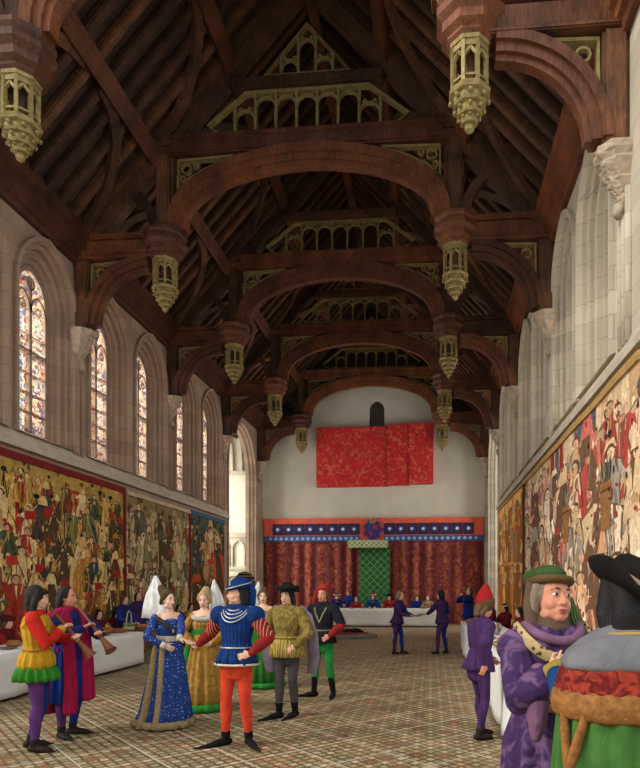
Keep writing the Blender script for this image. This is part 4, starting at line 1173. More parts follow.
        if face:
            for q in (-1, 1):
                b2 = bmesh.new(); ell(b2, H((q*.03, -.0745, .094)), (.0155, .0105, .0095), s.HM, 2); e = new_obj('eye', b2, PM['white'], s.root, True)
                b2 = bmesh.new(); ell(b2, H((q*.03, -.083, .094)), (.0075, .004, .008), s.HM, 2); new_obj('iris', b2, PM['iris'], e, True)
                b2 = bmesh.new(); sw(b2, [H((q*.016, -.0885, .118)), H((q*.03, -.0885, .1215)), H((q*.05, -.076, .115))], [(.003, .003), (.004, .004), (.0025, .0025)], 6); new_obj('eyebrow', b2, PM['brow'], s.root, True)
            b2 = bmesh.new()
            sw(b2, [H((-.022, -.0875, .027)), H((-.008, -.0965, .0275)), H((0, -.0965, .0265)), H((.008, -.0965, .0275)), H((.022, -.0875, .027))], [.0025, .0045, .004, .0045, .0025], 6)
            sw(b2, [H((-.016, -.09, .019)), H((0, -.0965, .0165)), H((.016, -.09, .019))], [.003, .0058, .003], 6)
            new_obj('mouth', b2, PM['lip'], s.root, True)
    # --- clothing
    def P(s, name, mat, fn, vox=None, it=2):
        bm = bmesh.new(); fn(bm); m = [PM[x] for x in mat] if isinstance(mat, (list, tuple)) else PM[mat]
        return remeshed(name, bm, m, s.root, vox or s.vox, it)
    def Q(s, name, mat, fn, smooth=True):
        bm = bmesh.new(); fn(bm); return new_obj(name, bm, PM[mat], s.root, smooth)
    def doublet(s, mat, infl=.02, z0=.9, z1=1.44, puff=0, name='doublet', two=None):
        def f(bm):
            s.torso(bm, infl, z0, z1)
            for q in (-1, 1):
                sw(bm, [s.U((q*.07, .01, 1.435)), s.U((q*.13, .008, 1.42)), s.sh[q]], [.05+infl, .056+infl, .06+infl+puff*.3], 10)
                if puff: ell(bm, s.sh[q]+s.UM @ Vector((q*.02, 0, -.005)), (.06+puff, .065+puff, .06+puff), s.UM)
        o = s.P(name, (mat, two) if two else mat, f, s.vox*1.1)
        if two:
            Mi = s.UM.inverted()
            for p in o.data.polygons:
                if (Mi @ p.center).x < 0: p.material_index = 1
        return o
    def sleeve(s, q, mat, rads=(.07, .062, .055, .05, .038), a0=0.0, a1=1.0, name='sleeve'):
        a = s.arm[q]; A = s.sh[q]; k = .85 if s.fem else 1
        pts = [A, A.lerp(a['e'], .5), a['e'], a['e'].lerp(a['w'], .5), a['w'].lerp(a['e'], .06)]
        i0 = int(a0*4+.01); i1 = int(a1*4+.01)
        return s.P(name, mat, lambda bm: sw(bm, pts[i0:i1+1], [r*k for r in rads][i0:i1+1], 12), s.vox*1.05)
    def hose(s, q, mat, infl=.013):
        g = s.leg[q]
        hp = s.U((q*.085, 0, .95)) if not s.sit else g['h']
        def f(bm):
            sw(bm, [hp, g['h'].lerp(g['k'], .35), g['k'], g['k'].lerp(g['a'], .32)+Vector((0, .012, 0)), g['k'].lerp(g['a'], .72), g['a']], [.082+infl, .071+infl, .046+infl, .053+infl, .035+infl, .03+infl*.7], 14)
            if not s.sit: sw(bm, [s.U((q*.045, 0, .80)), s.U((q*.045, 0, .9)), s.U((q*.05, 0, 1.0))], [(.12, .125), (.13, .135), (.125, .125)], 16)
        return s.P('hose', mat, f, s.vox*1.1)
    def shoe(s, q, mat='shoe', point=.27, up=.05):
        g = s.leg[q]; f = g['f']; an = g['a']; z = Vector((0, 0, 1)); sd = f.cross(z)
        def b(bm):
            base = Vector((an.x, an.y, 0))
            sw(bm, [base-f*.04+z*.042, base+f*.05+z*.042, base+f*.12+z*.036, base+f*.17+z*.028, base+f*point+z*.017, base+f*(point+.04)+z*.018], [(.04, .038), (.045, .042), (.05, .034), (.034, .024), (.012, .012), (.006, .007)], 12, ref=sd)
            kn = g['k']
            sw(bm, [an.lerp(kn, -.02), an.lerp(kn, up/.42)], [.043, .049+up*.03], 12)
        return s.P('shoe', mat, b, min(s.vox, .01))
    def hair(s, mat, back=.05, side=-.02, vol=0.0, fringe=False, sy=0.0):
        H = s.H
        def f(bm):
            ell(bm, H((0, .03, .122)), (.082+vol, .092+vol, .103+vol), s.HM)
            for q in (-1, 1): sw(bm, [H((q*.062, -.005+sy, .17)), H((q*.078, .012+sy, .1)), H((q*(.078+vol), .02+sy, (side+.1)*.5)), H((q*(.07+vol), .03+sy, side))], [.026, .028+vol*.5, .032+vol*.5, .03+vol*.4], 10)
            sw(bm, [H((0, .08, .12)), H((0, .085, .04)), H((0, .075, -back))], [(.07, .045), (.08+vol, .045), (.075+vol, .035)], 12, ref=s.HM @ Vector((1, 0, 0)))
            if fringe: sw(bm, [H((-.055, -.055, .155)), H((0, -.085, .16)), H((.055, -.055, .155))], [.022, .024, .022], 8)
        return s.P('hair', mat, f, min(s.vox, .011))
    def U3(s): return lambda p: s.U(p)
    def Hf(s): return lambda p: s.H(p)
    def skirt(s, name, mat, secs, folds=14, amp=.02, ph=0, n=84):
        keep = []
        def f(bm): keep.append(robe(bm, secs, n, folds, amp, ph, fn=lambda p: s.U(p) if p.z > .6 and not s.sit else p))
        o = s.Q(name, mat, f); o['x'] = 1; del o['x']
        return keep[0]
    def ring(s, name, mat, pts, r): return s.Q(name, mat, lambda bm: loop_tube(bm, pts, r, 8))
    def neck_ring(s, name, mat, z, rx, ry, r, cy=0.0, drop=0.0, n=28):
        pts = [s.U((rx*math.cos(2*pi*k/n), cy+ry*math.sin(2*pi*k/n), z-drop*(.5-.5*math.sin(2*pi*k/n)))) for k in range(n)]
        return s.ring(name, mat, pts, r)
    def yoke(s, name, mat, rx, ry, z, front, r, n=40):
        pts = []
        for k in range(n):
            a = 2*pi*k/n; sn_ = math.sin(a)
            pts.append(s.U((rx*math.cos(a), -.005+ry*sn_, z-front*max(0, -sn_)**1.2-.04*max(0, sn_))))
        return s.ring(name, mat, pts, r)
    def head_ring(s, name, mat, z, rx, ry, r, cy=.01, tiltf=0, n=24):
        pts = [s.H((rx*math.cos(2*pi*k/n), cy+ry*math.sin(2*pi*k/n), z+tiltf*math.sin(2*pi*k/n))) for k in range(n)]
        return s.ring(name, mat, pts, r)

def shawm(label, a, b):
    a = Vector(a); b = Vector(b); d = b-a; L = d.length
    o = empty('shawm', a); o.rotation_euler = d.to_track_quat('Z', 'Y').to_euler(); tag(o, label, 'shawm', 'shawms of the two pipers')
    bm = bmesh.new(); lathe(bm, [(.011, .05), (.016, .09), (.015, L*.3), (.019, L*.5), (.024, L*.7)], 14); new_obj('tube', bm, PM['wood'], o, True)
    bm = bmesh.new(); lathe(bm, [(.023, L*.68), (.03, L*.8), (.045, L*.92), (.066, L), (.07, L+.004), (.06, L-.005), (.035, L*.92), (.02, L*.86)], 18); new_obj('bell', bm, PM['wood'], o, True)
    bm = bmesh.new(); lathe(bm, [(.004, 0), (.005, .05), (.018, .055), (.018, .06)], 10); new_obj('reed', bm, PM['tan'], o, True)
    bm = bmesh.new(); lathe(bm, [(.026, L*.665), (.029, L*.67), (.029, L*.69), (.026, L*.695)], 14); new_obj('ring', bm, PM['redgold'], o, True)
    return o

# 1 piper in yellow and red
f = Fig('piper in yellow tabard with red sleeves and green scalloped skirt, far left', ground(36.5, 750), 114, 1.0, .0085, 'skin', yaw=6, pitch=4,
    arms={-1: dict(w=(-.075, -.25, 1.30), hint=(-.5, -.1, -1), d=(.75, -.4, .45), n=(.3, -.6, -.5), t=(0, .3, 1), c=1.0), 1: dict(w=(.075, -.34, 1.19), hint=(.8, -.1, -.8), d=(-.8, -.3, .35), n=(-.3, -.6, -.5), t=(0, .3, 1), c=1.0)},
    legs={-1: dict(k=(-.1, -.03, .49), a=(-.11, .0, .085), f=(-.35, -1)), 1: dict(k=(.09, -.05, .49), a=(.12, .08, .085), f=(.3, -1))})
f.hair('hair_dark', .07, -.035, .012, True)
f.doublet('red', .016, 1.0, 1.44, name='shirt')
for q in (-1, 1): f.sleeve(q, 'red', (.078, .075, .068, .06, .042))
f.P('tabard', 'yellow', lambda bm: (f.torso(bm, .032, 1.0, 1.36), [sw(bm, [f.U((q*.115, .1, 1.34)), f.U((q*.12, .01, 1.468)), f.U((q*.11, -.1, 1.34))], [(.07, .024)]*3, 8, ref=(1, 0, 0)) for q in (-1, 1)]))
f.skirt('peplum', 'yellow', [(1.1, 0, -.01, .172, .135, .3), (1.06, 0, -.01, .18, .145, .6), (1.0, 0, -.005, .205, .175, .8), (.93, 0, 0, .215, .185, .5), (.88, 0, 0, .2, .17, .6)], 12, .014)
K = f.skirt('scalloped_skirt', 'green', [(.93, 0, 0, .19, .165, .3), (.86, 0, 0, .222, .195, 1), (.8, 0, 0, .24, .215, 1.2), (.755, 0, 0, .235, .21, 1.6)], 15, .02)
f.neck_ring('collar', 'red', 1.475, .085, .075, .026, .01)
f.neck_ring('belt', 'ochre', 1.085, .178, .14, .012, -.01)
f.P('cuff', 'yellow', lambda bm: sw(bm, [f.arm[-1]['w'].lerp(f.arm[-1]['e'], .12), f.arm[-1]['w'].lerp(f.arm[-1]['e'], .0)], [.045, .05], 10))
f.hose(-1, 'purple'); f.hose(1, 'blue')
for q in (-1, 1): f.shoe(q, 'shoe', .2)
shawm('dark shawm played by the piper in yellow', f.world(f.H((0, -.105, .022))), f.world((.0, -.54, .99)))

# 2 piper in crimson
f = Fig('dark haired piper in long open crimson gown over blue', ground(67, 737), 76, 1.0, .0085, 'skin_ruddy', yaw=14, pitch=2,
    arms={-1: dict(w=(-.075, -.30, 1.28), hint=(-.7, 0, -1), d=(.75, -.4, .5), n=(.3, -.6, -.5), t=(0, .3, 1), c=.9), 1: dict(w=(.08, -.40, 1.2), hint=(.9, -.1, -.7), d=(-.75, -.4, .4), n=(-.3, -.6, -.5), t=(0, .3, 1), c=.9)},
    legs={-1: dict(a=(-.1, -.02, .085), f=(-.25, -1)), 1: dict(k=(.1, -.06, .49), a=(.13, .05, .085), f=(.45, -1))})
f.hair('hair_dark', .06, -.03, .006, sy=.022)
f.doublet('crimson', .03, .95, 1.44, .006, 'gown_yoke')
f.P('tunic_front', 'navy', lambda bm: sw(bm, [f.U((0, -.08, 1.46)), f.U((0, -.13, 1.4)), f.U((0, -.15, 1.25)), f.U((0, -.14, 1.05)), f.U((0, -.145, .95))], [(.07, .035), (.064, .036), (.058, .035), (.055, .035), (.055, .035)], 14, ref=(1, 0, 0)))
for q in (-1, 1): f.sleeve(q, 'navy', (.08, .085, .08, .075, .05))
f.skirt('tunic', 'blue', [(1.1, 0, -.01, .17, .13, .2), (.95, 0, 0, .19, .16, .6), (.7, 0, 0, .2, .175, 1), (.42, 0, 0, .21, .18, 1)], 10, .016)
for q in (-1, 1):
    f.P('gown_panel', 'crimson', lambda bm: sw(bm, [f.U((q*.13, .11, 1.36)), f.U((q*.14, .03, 1.475)), f.U((q*.135, -.1, 1.38)), f.U((q*.13, -.155, 1.15)), f.U((q*.13, -.18, .9)), f.U((q*.13, -.19, .6)), Vector((q*.135, -.19, .33 if q < 0 else .45))], [(.075, .02), (.075, .022), (.07, .022), (.08, .024), (.09, .03), (.1, .036), (.105, .04)], 12, ref=(1, .0, 0)))
f.skirt('gown_back', 'crimson', [(1.36, 0, .085, .19, .07, .1), (1.1, 0, .1, .19, .075, .5), (.8, 0, .12, .22, .09, 1), (.5, 0, .14, .26, .1, 1.2), (.3, 0, .15, .28, .11, 1.3)], 14, .018)
f.hose(-1, 'purple'); f.hose(1, 'blue')
for q in (-1, 1): f.shoe(q, 'shoe', .22)
shawm('light brown shawm played by the piper in crimson', f.world(f.H((0, -.105, .022))), f.world((.02, -.62, 1.03)))

def clasp():  # where the blue man's and the lady's hands meet
    return Vector((-2.86, 7.02, .985))
# 3 lady in blue
lloc = ground(168, 726)
ff = Matrix.Translation(lloc) @ Matrix.Rotation(math.radians(48), 4, 'Z')
hl = (ff.inverted() @ (clasp()+Vector((-.09, .03, .03))))/.975
f = Fig('lady in blue fur-edged gown with tall white veil', lloc, 48, .975, .0085, 'skin_pale', fem=True, yaw=12, pitch=0,
    arms={-1: dict(w=(-.13, -.17, 1.06), hint=(-1, .3, -.3), d=(.75, -.35, -.4), n=(.2, .9, .2), t=(.3, 0, 1), c=.5), 1: dict(w=tuple(hl), abs=True, hint=(.9, .4, -.4), d=(.6, -.6, -.3), n=(-.2, .2, -1), t=(-.6, -.5, .2), c=.4)})
def hennin(f, vm='veil', dark='net', size=1.0, side=0.0):
    H = f.H
    f.P('hair', dark, lambda bm: (ell(bm, H((0, .022, .138)), (.084, .092, .098), f.HM), [sw(bm, [H((q*.06, -.01, .17)), H((q*.083, .015, .1)), H((q*.07, .05, .05))], [.026, .03, .03], 8) for q in (-1, 1)], sw(bm, [H((0, .03, .15)), H((0, .1, .2)), H((0, .14, .235))], [.085, .066, .055], 14)))
    a = .33*size
    def v(bm):
        top = H((side*.6, .15+.1*size, .29+.1*size)); rings = []
        P_ = []
        secs = [(0, .012, .012), (.2, .06, .045), (.45, .12, .08), (.7, .165, .1), (1, .205, .115)]
        for t, rx, ry in secs:
            c = top.lerp(H((side, .2, -.13*size)), t)
            P_.append((c, (rx*size, ry*size)))
        n = 40
        for c, (rx, ry) in P_:
            ring = []
            for k in range(n):
                an = 2*pi*k/n; q = 1+.16*math.cos(7*an+1)*min(1, rx*8)
                ring.append(bm.verts.new(c+f.HM @ Vector((ry*1.1*q*math.cos(an)*1.1, rx*q*math.sin(an), 0))))
            rings.append(ring)
        for A, B in zip(rings[:-1], rings[1:]):
            for k in range(n): bm.faces.new((A[k], A[(k+1) % n], B[(k+1) % n], B[k]))
        bm.faces.new(rings[0]); bm.faces.new(rings[-1][::-1])
    f.Q('veil', vm, v)
hennin(f, size=1.15)
f.P('bodice', 'bluegown', lambda bm: (f.torso(bm, .016, 1.0, 1.31)))
for q in (-1, 1):
    f.sleeve(q, 'bluegown', (.066, .066, .062, .058, .045))
    f.P('cuff', 'cream', lambda bm: sw(bm, [f.arm[q]['w'].lerp(f.arm[q]['e'], .16), f.arm[q]['w'].lerp(f.arm[q]['e'], .02)], [.042, .046], 10))
f.P('fur_collar', 'darkfur', lambda bm: [sw(bm, [f.U((0, -.14, 1.2)), f.U((q*.07, -.14, 1.3)), f.U((q*.155, -.07, 1.39)), f.U((q*.175, .02, 1.41)), f.U((q*.11, .1, 1.4)), f.U((0, .115, 1.38))], [.02, .03, .034, .034, .03, .028], 8) for q in (-1, 1)])
f.P('waistband', 'cream', lambda bm: sw(bm, [f.U((0, 0, 1.09)), f.U((0, -.005, 1.17))], [(.142, .118), (.15, .124)], 24, ref=(1, 0, 0)))
K = f.skirt('gown_skirt', 'bluegown', [(1.12, 0, 0, .14, .115, .1), (1.0, 0, .005, .18, .155, .5), (.8, 0, .015, .205, .2, .9), (.5, 0, .03, .25, .26, 1.1), (.2, -.01, .05, .3, .33, 1.3), (.04, -.02, .09, .34, .4, 1.4)], 15, .02, 1)
f.ring('fur_hem', 'fur', [p+Vector((0, 0, .02)) for p in K[-1][::2]], (.05, .035))
for k in (53, 45):
    f.Q('fur_edge', 'fur', lambda bm: sw(bm, [K[i][k]*1.0+Vector((math.cos(2*pi*k/84), math.sin(2*pi*k/84), 0))*.012 for i in range(len(K))], [(.03, .022), (.038, .026), (.048, .03), (.056, .034), (.06, .036), (.06, .036)], 10))
b2 = bmesh.new(); ell(b2, f.U((0, -.152, 1.235)), (.018, .012, .026)); new_obj('jewel', b2, PM['furwhite'], f.root, True)

# 4 lady in gold
f = Fig('lady in gold gown with green waistband and green hem', ground(204, 709), 12, .96, .011, 'skin_pale', fem=True, yaw=-5, pitch=6,
    arms={-1: dict(w=(-.17, -.16, 1.0), hint=(-1, .3, -.3), d=(.6, -.5, -.4), n=(.3, .8, .2), t=(.2, 0, 1), c=.5), 1: dict(w=(.17, -.16, 1.02), hint=(1, .3, -.3), d=(-.6, -.5, -.3), n=(-.3, .8, .2), t=(0, 0, 1), c=.5)})
hennin(f, dark='hair_fair', size=.85, side=.17)
f.P('bodice', 'gold', lambda bm: f.torso(bm, .018, 1.0, 1.36))
for q in (-1, 1): f.sleeve(q, 'gold', (.066, .07, .072, .078, .075))
f.neck_ring('fur_neckline', 'furwhite', 1.45, .165, .14, (.036, .026), -.005, .1)
f.P('waistband', 'brightgreen', lambda bm: sw(bm, [f.U((0, -.005, 1.12)), f.U((0, -.01, 1.21))], [(.145, .12), (.156, .13)], 24, ref=(1, 0, 0)))
K = f.skirt('gown_skirt', 'gold', [(1.14, 0, 0, .14, .118, .1), (1.0, 0, .0, .19, .165, .6), (.7, 0, .0, .25, .24, 1), (.35, 0, .02, .31, .32, 1.2), (.03, .0, .05, .36, .4, 1.3)], 16, .016, 2)
f.ring('green_hem', 'brightgreen', [p+Vector((0, 0, .03)) for p in K[-1][::2]], (.06, .035))
f.Q('green_edge', 'brightgreen', lambda bm: sw(bm, [K[i][45]*1.02 for i in range(len(K))], [(.04, .02), (.05, .025), (.06, .03), (.07, .035), (.08, .04)], 10))

# 5 man in blue
f0 = ground(237, 746)
hm = Matrix.Translation(f0) @ Matrix.Rotation(math.radians(-8), 4, 'Z'); hl = hm.inverted() @ (clasp()+Vector((.08, -.02, .0)))
f = Fig('man in royal blue doublet and vermilion hose with blue turban', f0, -8, 1.03, .0085, 'skin', yaw=-58, pitch=2, lean=-1,
    arms={-1: dict(w=tuple(hl*(1/1.03)), abs=True, hint=(-.3, .6, -1), d=(-.85, .25, -.05), n=(0, .3, 1), t=(0, -1, .3), c=.5), 1: dict(w=(.2, -.1, 1.0), hint=(1, .25, -.1), d=(-.75, -.45, -.25), n=(-.3, .9, -.2), t=(.1, 0, 1), c=.6)},
    legs={-1: dict(k=(-.115, -.03, .49), a=(-.13, .0, .085), f=(-.85, -1)), 1: dict(k=(.1, -.02, .49), a=(.12, .04, .085), f=(.95, -1))})
f.hair('hair_black', .06, -.02, -.006, sy=.03)
f.P('turban', 'royal', lambda bm: (ell(bm, f.H((0, .04, .2)), (.095, .11, .07), f.HM), [sw(bm, [f.H((.098*math.cos(2*pi*k/16), .02+.112*math.sin(2*pi*k/16), .165+.02*math.sin(2*pi*k/16))), f.H((.098*math.cos(2*pi*(k+1)/16), .02+.112*math.sin(2*pi*(k+1)/16), .165+.02*math.sin(2*pi*(k+1)/16)))], [.03, .03], 8) for k in range(16)], sw(bm, [f.H((0, .12, .2)), f.H((.0, .15, .1)), f.H((.01, .14, -.02)), f.H((.0, .12, -.09))], [(.06, .04), (.065, .04), (.06, .035), (.045, .025)], 10)))
f.head_ring('silver_cord', 'silver', .172, .128, .142, .006, .02, .035)
f.doublet('royal', .024, .95, 1.44, .046)
f.skirt('peplum', 'royal', [(1.1, 0, -.01, .162, .13, .3), (1.03, 0, -.01, .18, .148, .6), (.95, 0, -.005, .212, .182, .9), (.88, 0, 0, .232, .2, 1)], 14, .014)
f.neck_ring('white_hem', 'cream', .883, .237, .205, (.012, .008), 0)
f.neck_ring('belt', 'silver', 1.06, .18, .146, .009, -.01)
for q in (-1, 1): f.sleeve(q, 'redslash', (.085, .08, .07, .064, .045), 0, .5, 'slashed_upper_sleeve'); f.sleeve(q, 'darkred', (.08, .074, .071, .064, .042), .5, 1)
for i in range(4): f.yoke('silver_collar_row', 'silver', .1+.022*i, .105+.016*i, 1.5-.002*i, .05+.038*i, .0075)
for q in (-1, 1): f.hose(q, 'orangered', .012); f.shoe(q, 'black', .33, .06)

# 6 lady in green behind
f = Fig('lady in green and gold gown half hidden behind the man in blue', ground(263, 687), 5, .97, .012, 'skin_pale', fem=True, yaw=8)
hennin(f, dark='hair_brown', size=.8, side=-.15)
f.P('bodice', 'gold', lambda bm: f.torso(bm, .018, 1.0, 1.34))
for q in (-1, 1): f.sleeve(q, 'gold', (.064, .066, .062, .058, .045))
f.neck_ring('neckline', 'cream', 1.42, .14, .11, (.02, .014), -.005, .1)
K = f.skirt('gown_skirt', 'darkgreen', [(1.12, 0, 0, .142, .118, .1), (1.0, 0, .0, .19, .165, .6), (.7, 0, .0, .24, .23, 1), (.35, 0, .02, .29, .3, 1.2), (.03, .0, .05, .34, .36, 1.3)], 14, .018, 2)
f.ring('hem', 'brightgreen', [p+Vector((0, 0, .03)) for p in K[-1][::2]], (.05, .03))

# 7 man in olive
f = Fig('man in olive brocade doublet, grey hose and wide black hat', ground(287, 718), -6, 1.0, .0095, 'skin', yaw=-6, pitch=2,
    arms={1: dict(w=(.155, -.13, .98), hint=(1, .2, -.1), d=(-.6, -.45, -.5), n=(-.3, .8, -.2), t=(-.4, 0, .8), c=.5), -1: dict(w=(-.24, .06, .95), hint=(-.5, .7, 0))},
    legs={-1: dict(k=(-.09, -.05, .49), a=(-.1, -.03, .085), f=(-.7, -1)), 1: dict(k=(.08, .0, .49), a=(.08, .1, .085), f=(-.22, -1))})
f.hair('hair_dark', .03, -.03, .01)
def flat_hat(f, mat, rx=.17, ry=.17, dome=.05, tilt=0.0, band=None):
    H = f.H
    f.P('hat', mat, lambda bm: (ell(bm, H((0, .02, .19)), (.1, .11, .05+dome), f.HM), ell(bm, H((0, .02, .17)), (rx, ry, .022), f.HM @ Matrix.Rotation(tilt, 3, 'Y'))))
flat_hat(f, 'black', .18, .175, .04, .12)
f.head_ring('turned_brim', 'black', .2, .15, .15, (.028, .02), .02)
f.doublet('olive', .023, .98, 1.44, .008)
f.skirt('peplum', 'stripe', [(1.1, 0, -.01, .165, .13, .3), (1.04, 0, -.01, .178, .148, .8), (.94, 0, -.005, .212, .188, 1.2), (.83, 0, 0, .238, .212, 1.3)], 24, .014)
f.neck_ring('collar', 'cream', 1.475, .085, .075, .014, .01)
f.neck_ring('belt', 'olive', 1.08, .182, .142, .012, -.01)
for q in (-1, 1): f.sleeve(q, 'olive', (.074, .086, .083, .07, .044))
for q in (-1, 1):
    f.Q('hanging_sleeve', 'lilac', lambda bm: sw(bm, [f.U((q*.17, .07, 1.47)), f.U((q*.265, .06, 1.36)), f.U((q*.325, .11, 1.1)), f.U((q*.33, .15, .8)), f.U((q*.3, .17, .6))], [(.05, .04), (.075, .05), (.085, .04), (.095, .035), (.08, .03)], 12, ref=(1, -.3, 0)))
for q in (-1, 1): f.hose(q, 'greyhose', .012); f.shoe(q, 'black', .33, .12)

# 8 man in black
f = Fig('man in black doublet with green hose and red chaperon', ground(323, 697), -14, 1.0, .011, 'skin_ruddy', yaw=-6, pitch=0,
    arms={1: dict(w=(.17, -.12, .99), hint=(1, .2, -.1), d=(-.6, -.45, -.4), n=(-.3, .8, -.2), t=(-.4, 0, .8), c=.5), -1: dict(w=(-.22, .08, .98), hint=(-.6, .6, 0))},
    legs={-1: dict(k=(-.12, -.02, .49), a=(-.15, -.02, .085), f=(-1.0, -.6)), 1: dict(k=(.12, -.02, .49), a=(.16, .04, .085), f=(.25, -1))})
f.hair('hair_brown', .0, .01, .0)
f.P('chaperon', 'redhat', lambda bm: (ell(bm, f.H((0, .03, .19)), (.105, .115, .06), f.HM), ell(bm, f.H((.02, .03, .225)), (.08, .085, .04), f.HM), sw(bm, [f.H((-.07, .03, .18)), f.H((-.14, .05, .12)), f.H((-.18, .06, .0)), f.H((-.22, .07, -.12))], [.05, (.05, .03), (.05, .025), (.04, .02)], 10)))
f.doublet('charcoal', .026, .95, 1.44, .02)
for q in (-1, 1): f.Q('lapel', 'lapel', lambda bm: sw(bm, [f.U((q*.1, -.1, 1.43)), f.U((q*.06, -.145, 1.33)), f.U((q*.0, -.15, 1.2))], [(.014, .006)]*3, 8))
f.skirt('peplum', 'charcoal', [(1.1, 0, -.01, .174, .134, .3), (1.03, 0, -.01, .19, .152, .6), (.95, 0, -.005, .21, .18, .9), (.87, 0, 0, .225, .2, 1)], 14, .01)
f.neck_ring('belt', 'lapel', 1.07, .182, .142, .01, -.01)
for q in (-1, 1):
    f.sleeve(q, 'charcoal', (.09, .088, .07, .06, .05), 0, .5, 'upper_sleeve'); f.sleeve(q, 'darkred', (.07, .066, .07, .075, .05), .5, 1)
    f.hose(q, 'greenhose', .012); f.shoe(q, 'black', .32, .24)

# 9-12 servants in parted livery
def servant(label, loc, rot, near, far, sc=.95, hairm='hair_brown', capped=False, vox=.012, **k):
    f = Fig(label, loc, rot, sc, vox, k.pop('skin', 'skin'), **k)
    f.doublet(near, .022, .95, two=far)
    bm = bmesh.new(); robe(bm, [(1.1, 0, -.01, .168, .128, .2), (1.02, 0, -.01, .185, .145, .6), (.92, 0, -.005, .21, .18, 1), (.85, 0, 0, .22, .195, 1)], 60, 12, .01, fn=lambda p: f.U(p))
    o = new_obj('peplum', bm, [PM[near], PM[far]], f.root, True)
    for p in o.data.polygons:
        if p.center.x < 0: p.material_index = 1
    for q, m in ((1, near), (-1, far)):
        f.sleeve(q, m, (.08, .08, .072, .062, .045)); f.hose(q, m, .012); f.shoe(q, 'shoe', .17)
    return f
f = servant('servant in purple passing a dish, facing right near the far end', ground(397, 654), 72, 'livblue', 'livpurple', .94, lean=8, yaw=0,
    arms={-1: dict(w=(-.12, -.4, 1.15), hint=(-.5, .2, -1), d=(.2, -1, 0), n=(0, 0, 1), t=(-1, 0, .3), c=.4), 1: dict(w=(.12, -.4, 1.13), hint=(.5, .2, -1), d=(-.2, -1, 0), n=(0, 0, 1), t=(1, 0, .3), c=.4)},
    legs={-1: dict(a=(-.1, .05, .085), k=(-.1, .0, .49), f=(0, -1)), 1: dict(a=(.1, -.12, .085), k=(.1, -.1, .5), f=(.1, -1))})
f.hair('hair_grey', .02, .0)
plate_at = f.world(f.U((0, -.58, 1.13)))
f2 = servant('servant in blue and purple livery reaching left with a dish', ground(442.5, 654), -128, 'livpurple', 'livblue', .95, lean=6, yaw=15,
    arms={1: dict(w=(.06, -.5, 1.12), hint=(.4, .2, -1), d=(0, -1, 0), n=(0, 0, 1), t=(-1, 0, .3), c=.4), -1: dict(w=(-.2, -.26, 1.08), hint=(-.6, .4, -1), d=(.3, -.9, 0), n=(0, 0, 1), t=(-1, 0, .3), c=.4)},
    legs={-1: dict(a=(-.14, .04, .085), f=(-.2, -1)), 1: dict(a=(.16, -.06, .085), k=(.13, -.06, .5), f=(.3, -1))})
f2.hair('hair_black', .03, -.02, .01)
plate2_at = f2.world(f2.U((.02, -.68, 1.12)))
f3 = servant('servant in blue drinking, standing beyond the end of the right table', (1.16, 18.9, 0), -70, 'livblue', 'livblue', 1.0, yaw=0, pitch=-12,
    arms={1: dict(w=(.08, -.24, 1.5), hint=(.9, -.3, -.6), d=(-.6, -.2, .7), n=(-.6, 0, -.6), t=(0, 1, .3), c=.9), -1: dict(w=(-.1, -.24, 1.46), hint=(-.9, -.3, -.6), d=(.6, -.2, .7), n=(.6, 0, -.6), t=(0, 1, .3), c=.9)})
f3.hair('hair_brown', .02, .0)
cup_at = f3.world(f3.H((0, -.16, .04)))
f = servant('servant in purple with tall red felt cap, head bowed', ground(479, 738), 118, 'livpurple', 'livpurple', .93, vox=.0095, lean=5, pitch=14, yaw=-14, skin='skin_ruddy',
    arms={-1: dict(w=(-.25, .08, .95), hint=(-.7, .8, 0), d=(.1, .1, -1), n=(1, 0, 0), t=(0, -1, 0), c=.6), 1: dict(w=(.16, -.25, 1.0), hint=(.9, .3, -.4), d=(-.3, -.8, -.4), n=(-.5, .3, -.4), t=(0, 0, 1))},
    legs={-1: dict(a=(-.1, .06, .085), f=(-.2, -1)), 1: dict(a=(.1, -.1, .085), k=(.1, -.08, .5), f=(.1, -1))})
f.hair('hair_brown', .03, -.01)
f.P('felt_cap', 'capred', lambda bm: sw(bm, [f.H((0, .03, .16)), f.H((0, .045, .22)), f.H((0, .06, .285)), f.H((0, .07, .335))], [(.105, .12), (.1, .11), (.078, .082), (.05, .05)], 16, ref=f.HM @ Vector((1, 0, 0))))
f.P('cap_brim', 'brownbrim', lambda bm: sw(bm, [f.H((0, .015, .125)), f.H((0, .015, .165))], [(.106, .122), (.11, .126)], 18, ref=f.HM @ Vector((1, 0, 0))))
f.neck_ring('collar', 'brownbrim', 1.48, .085, .075, .022, .01)

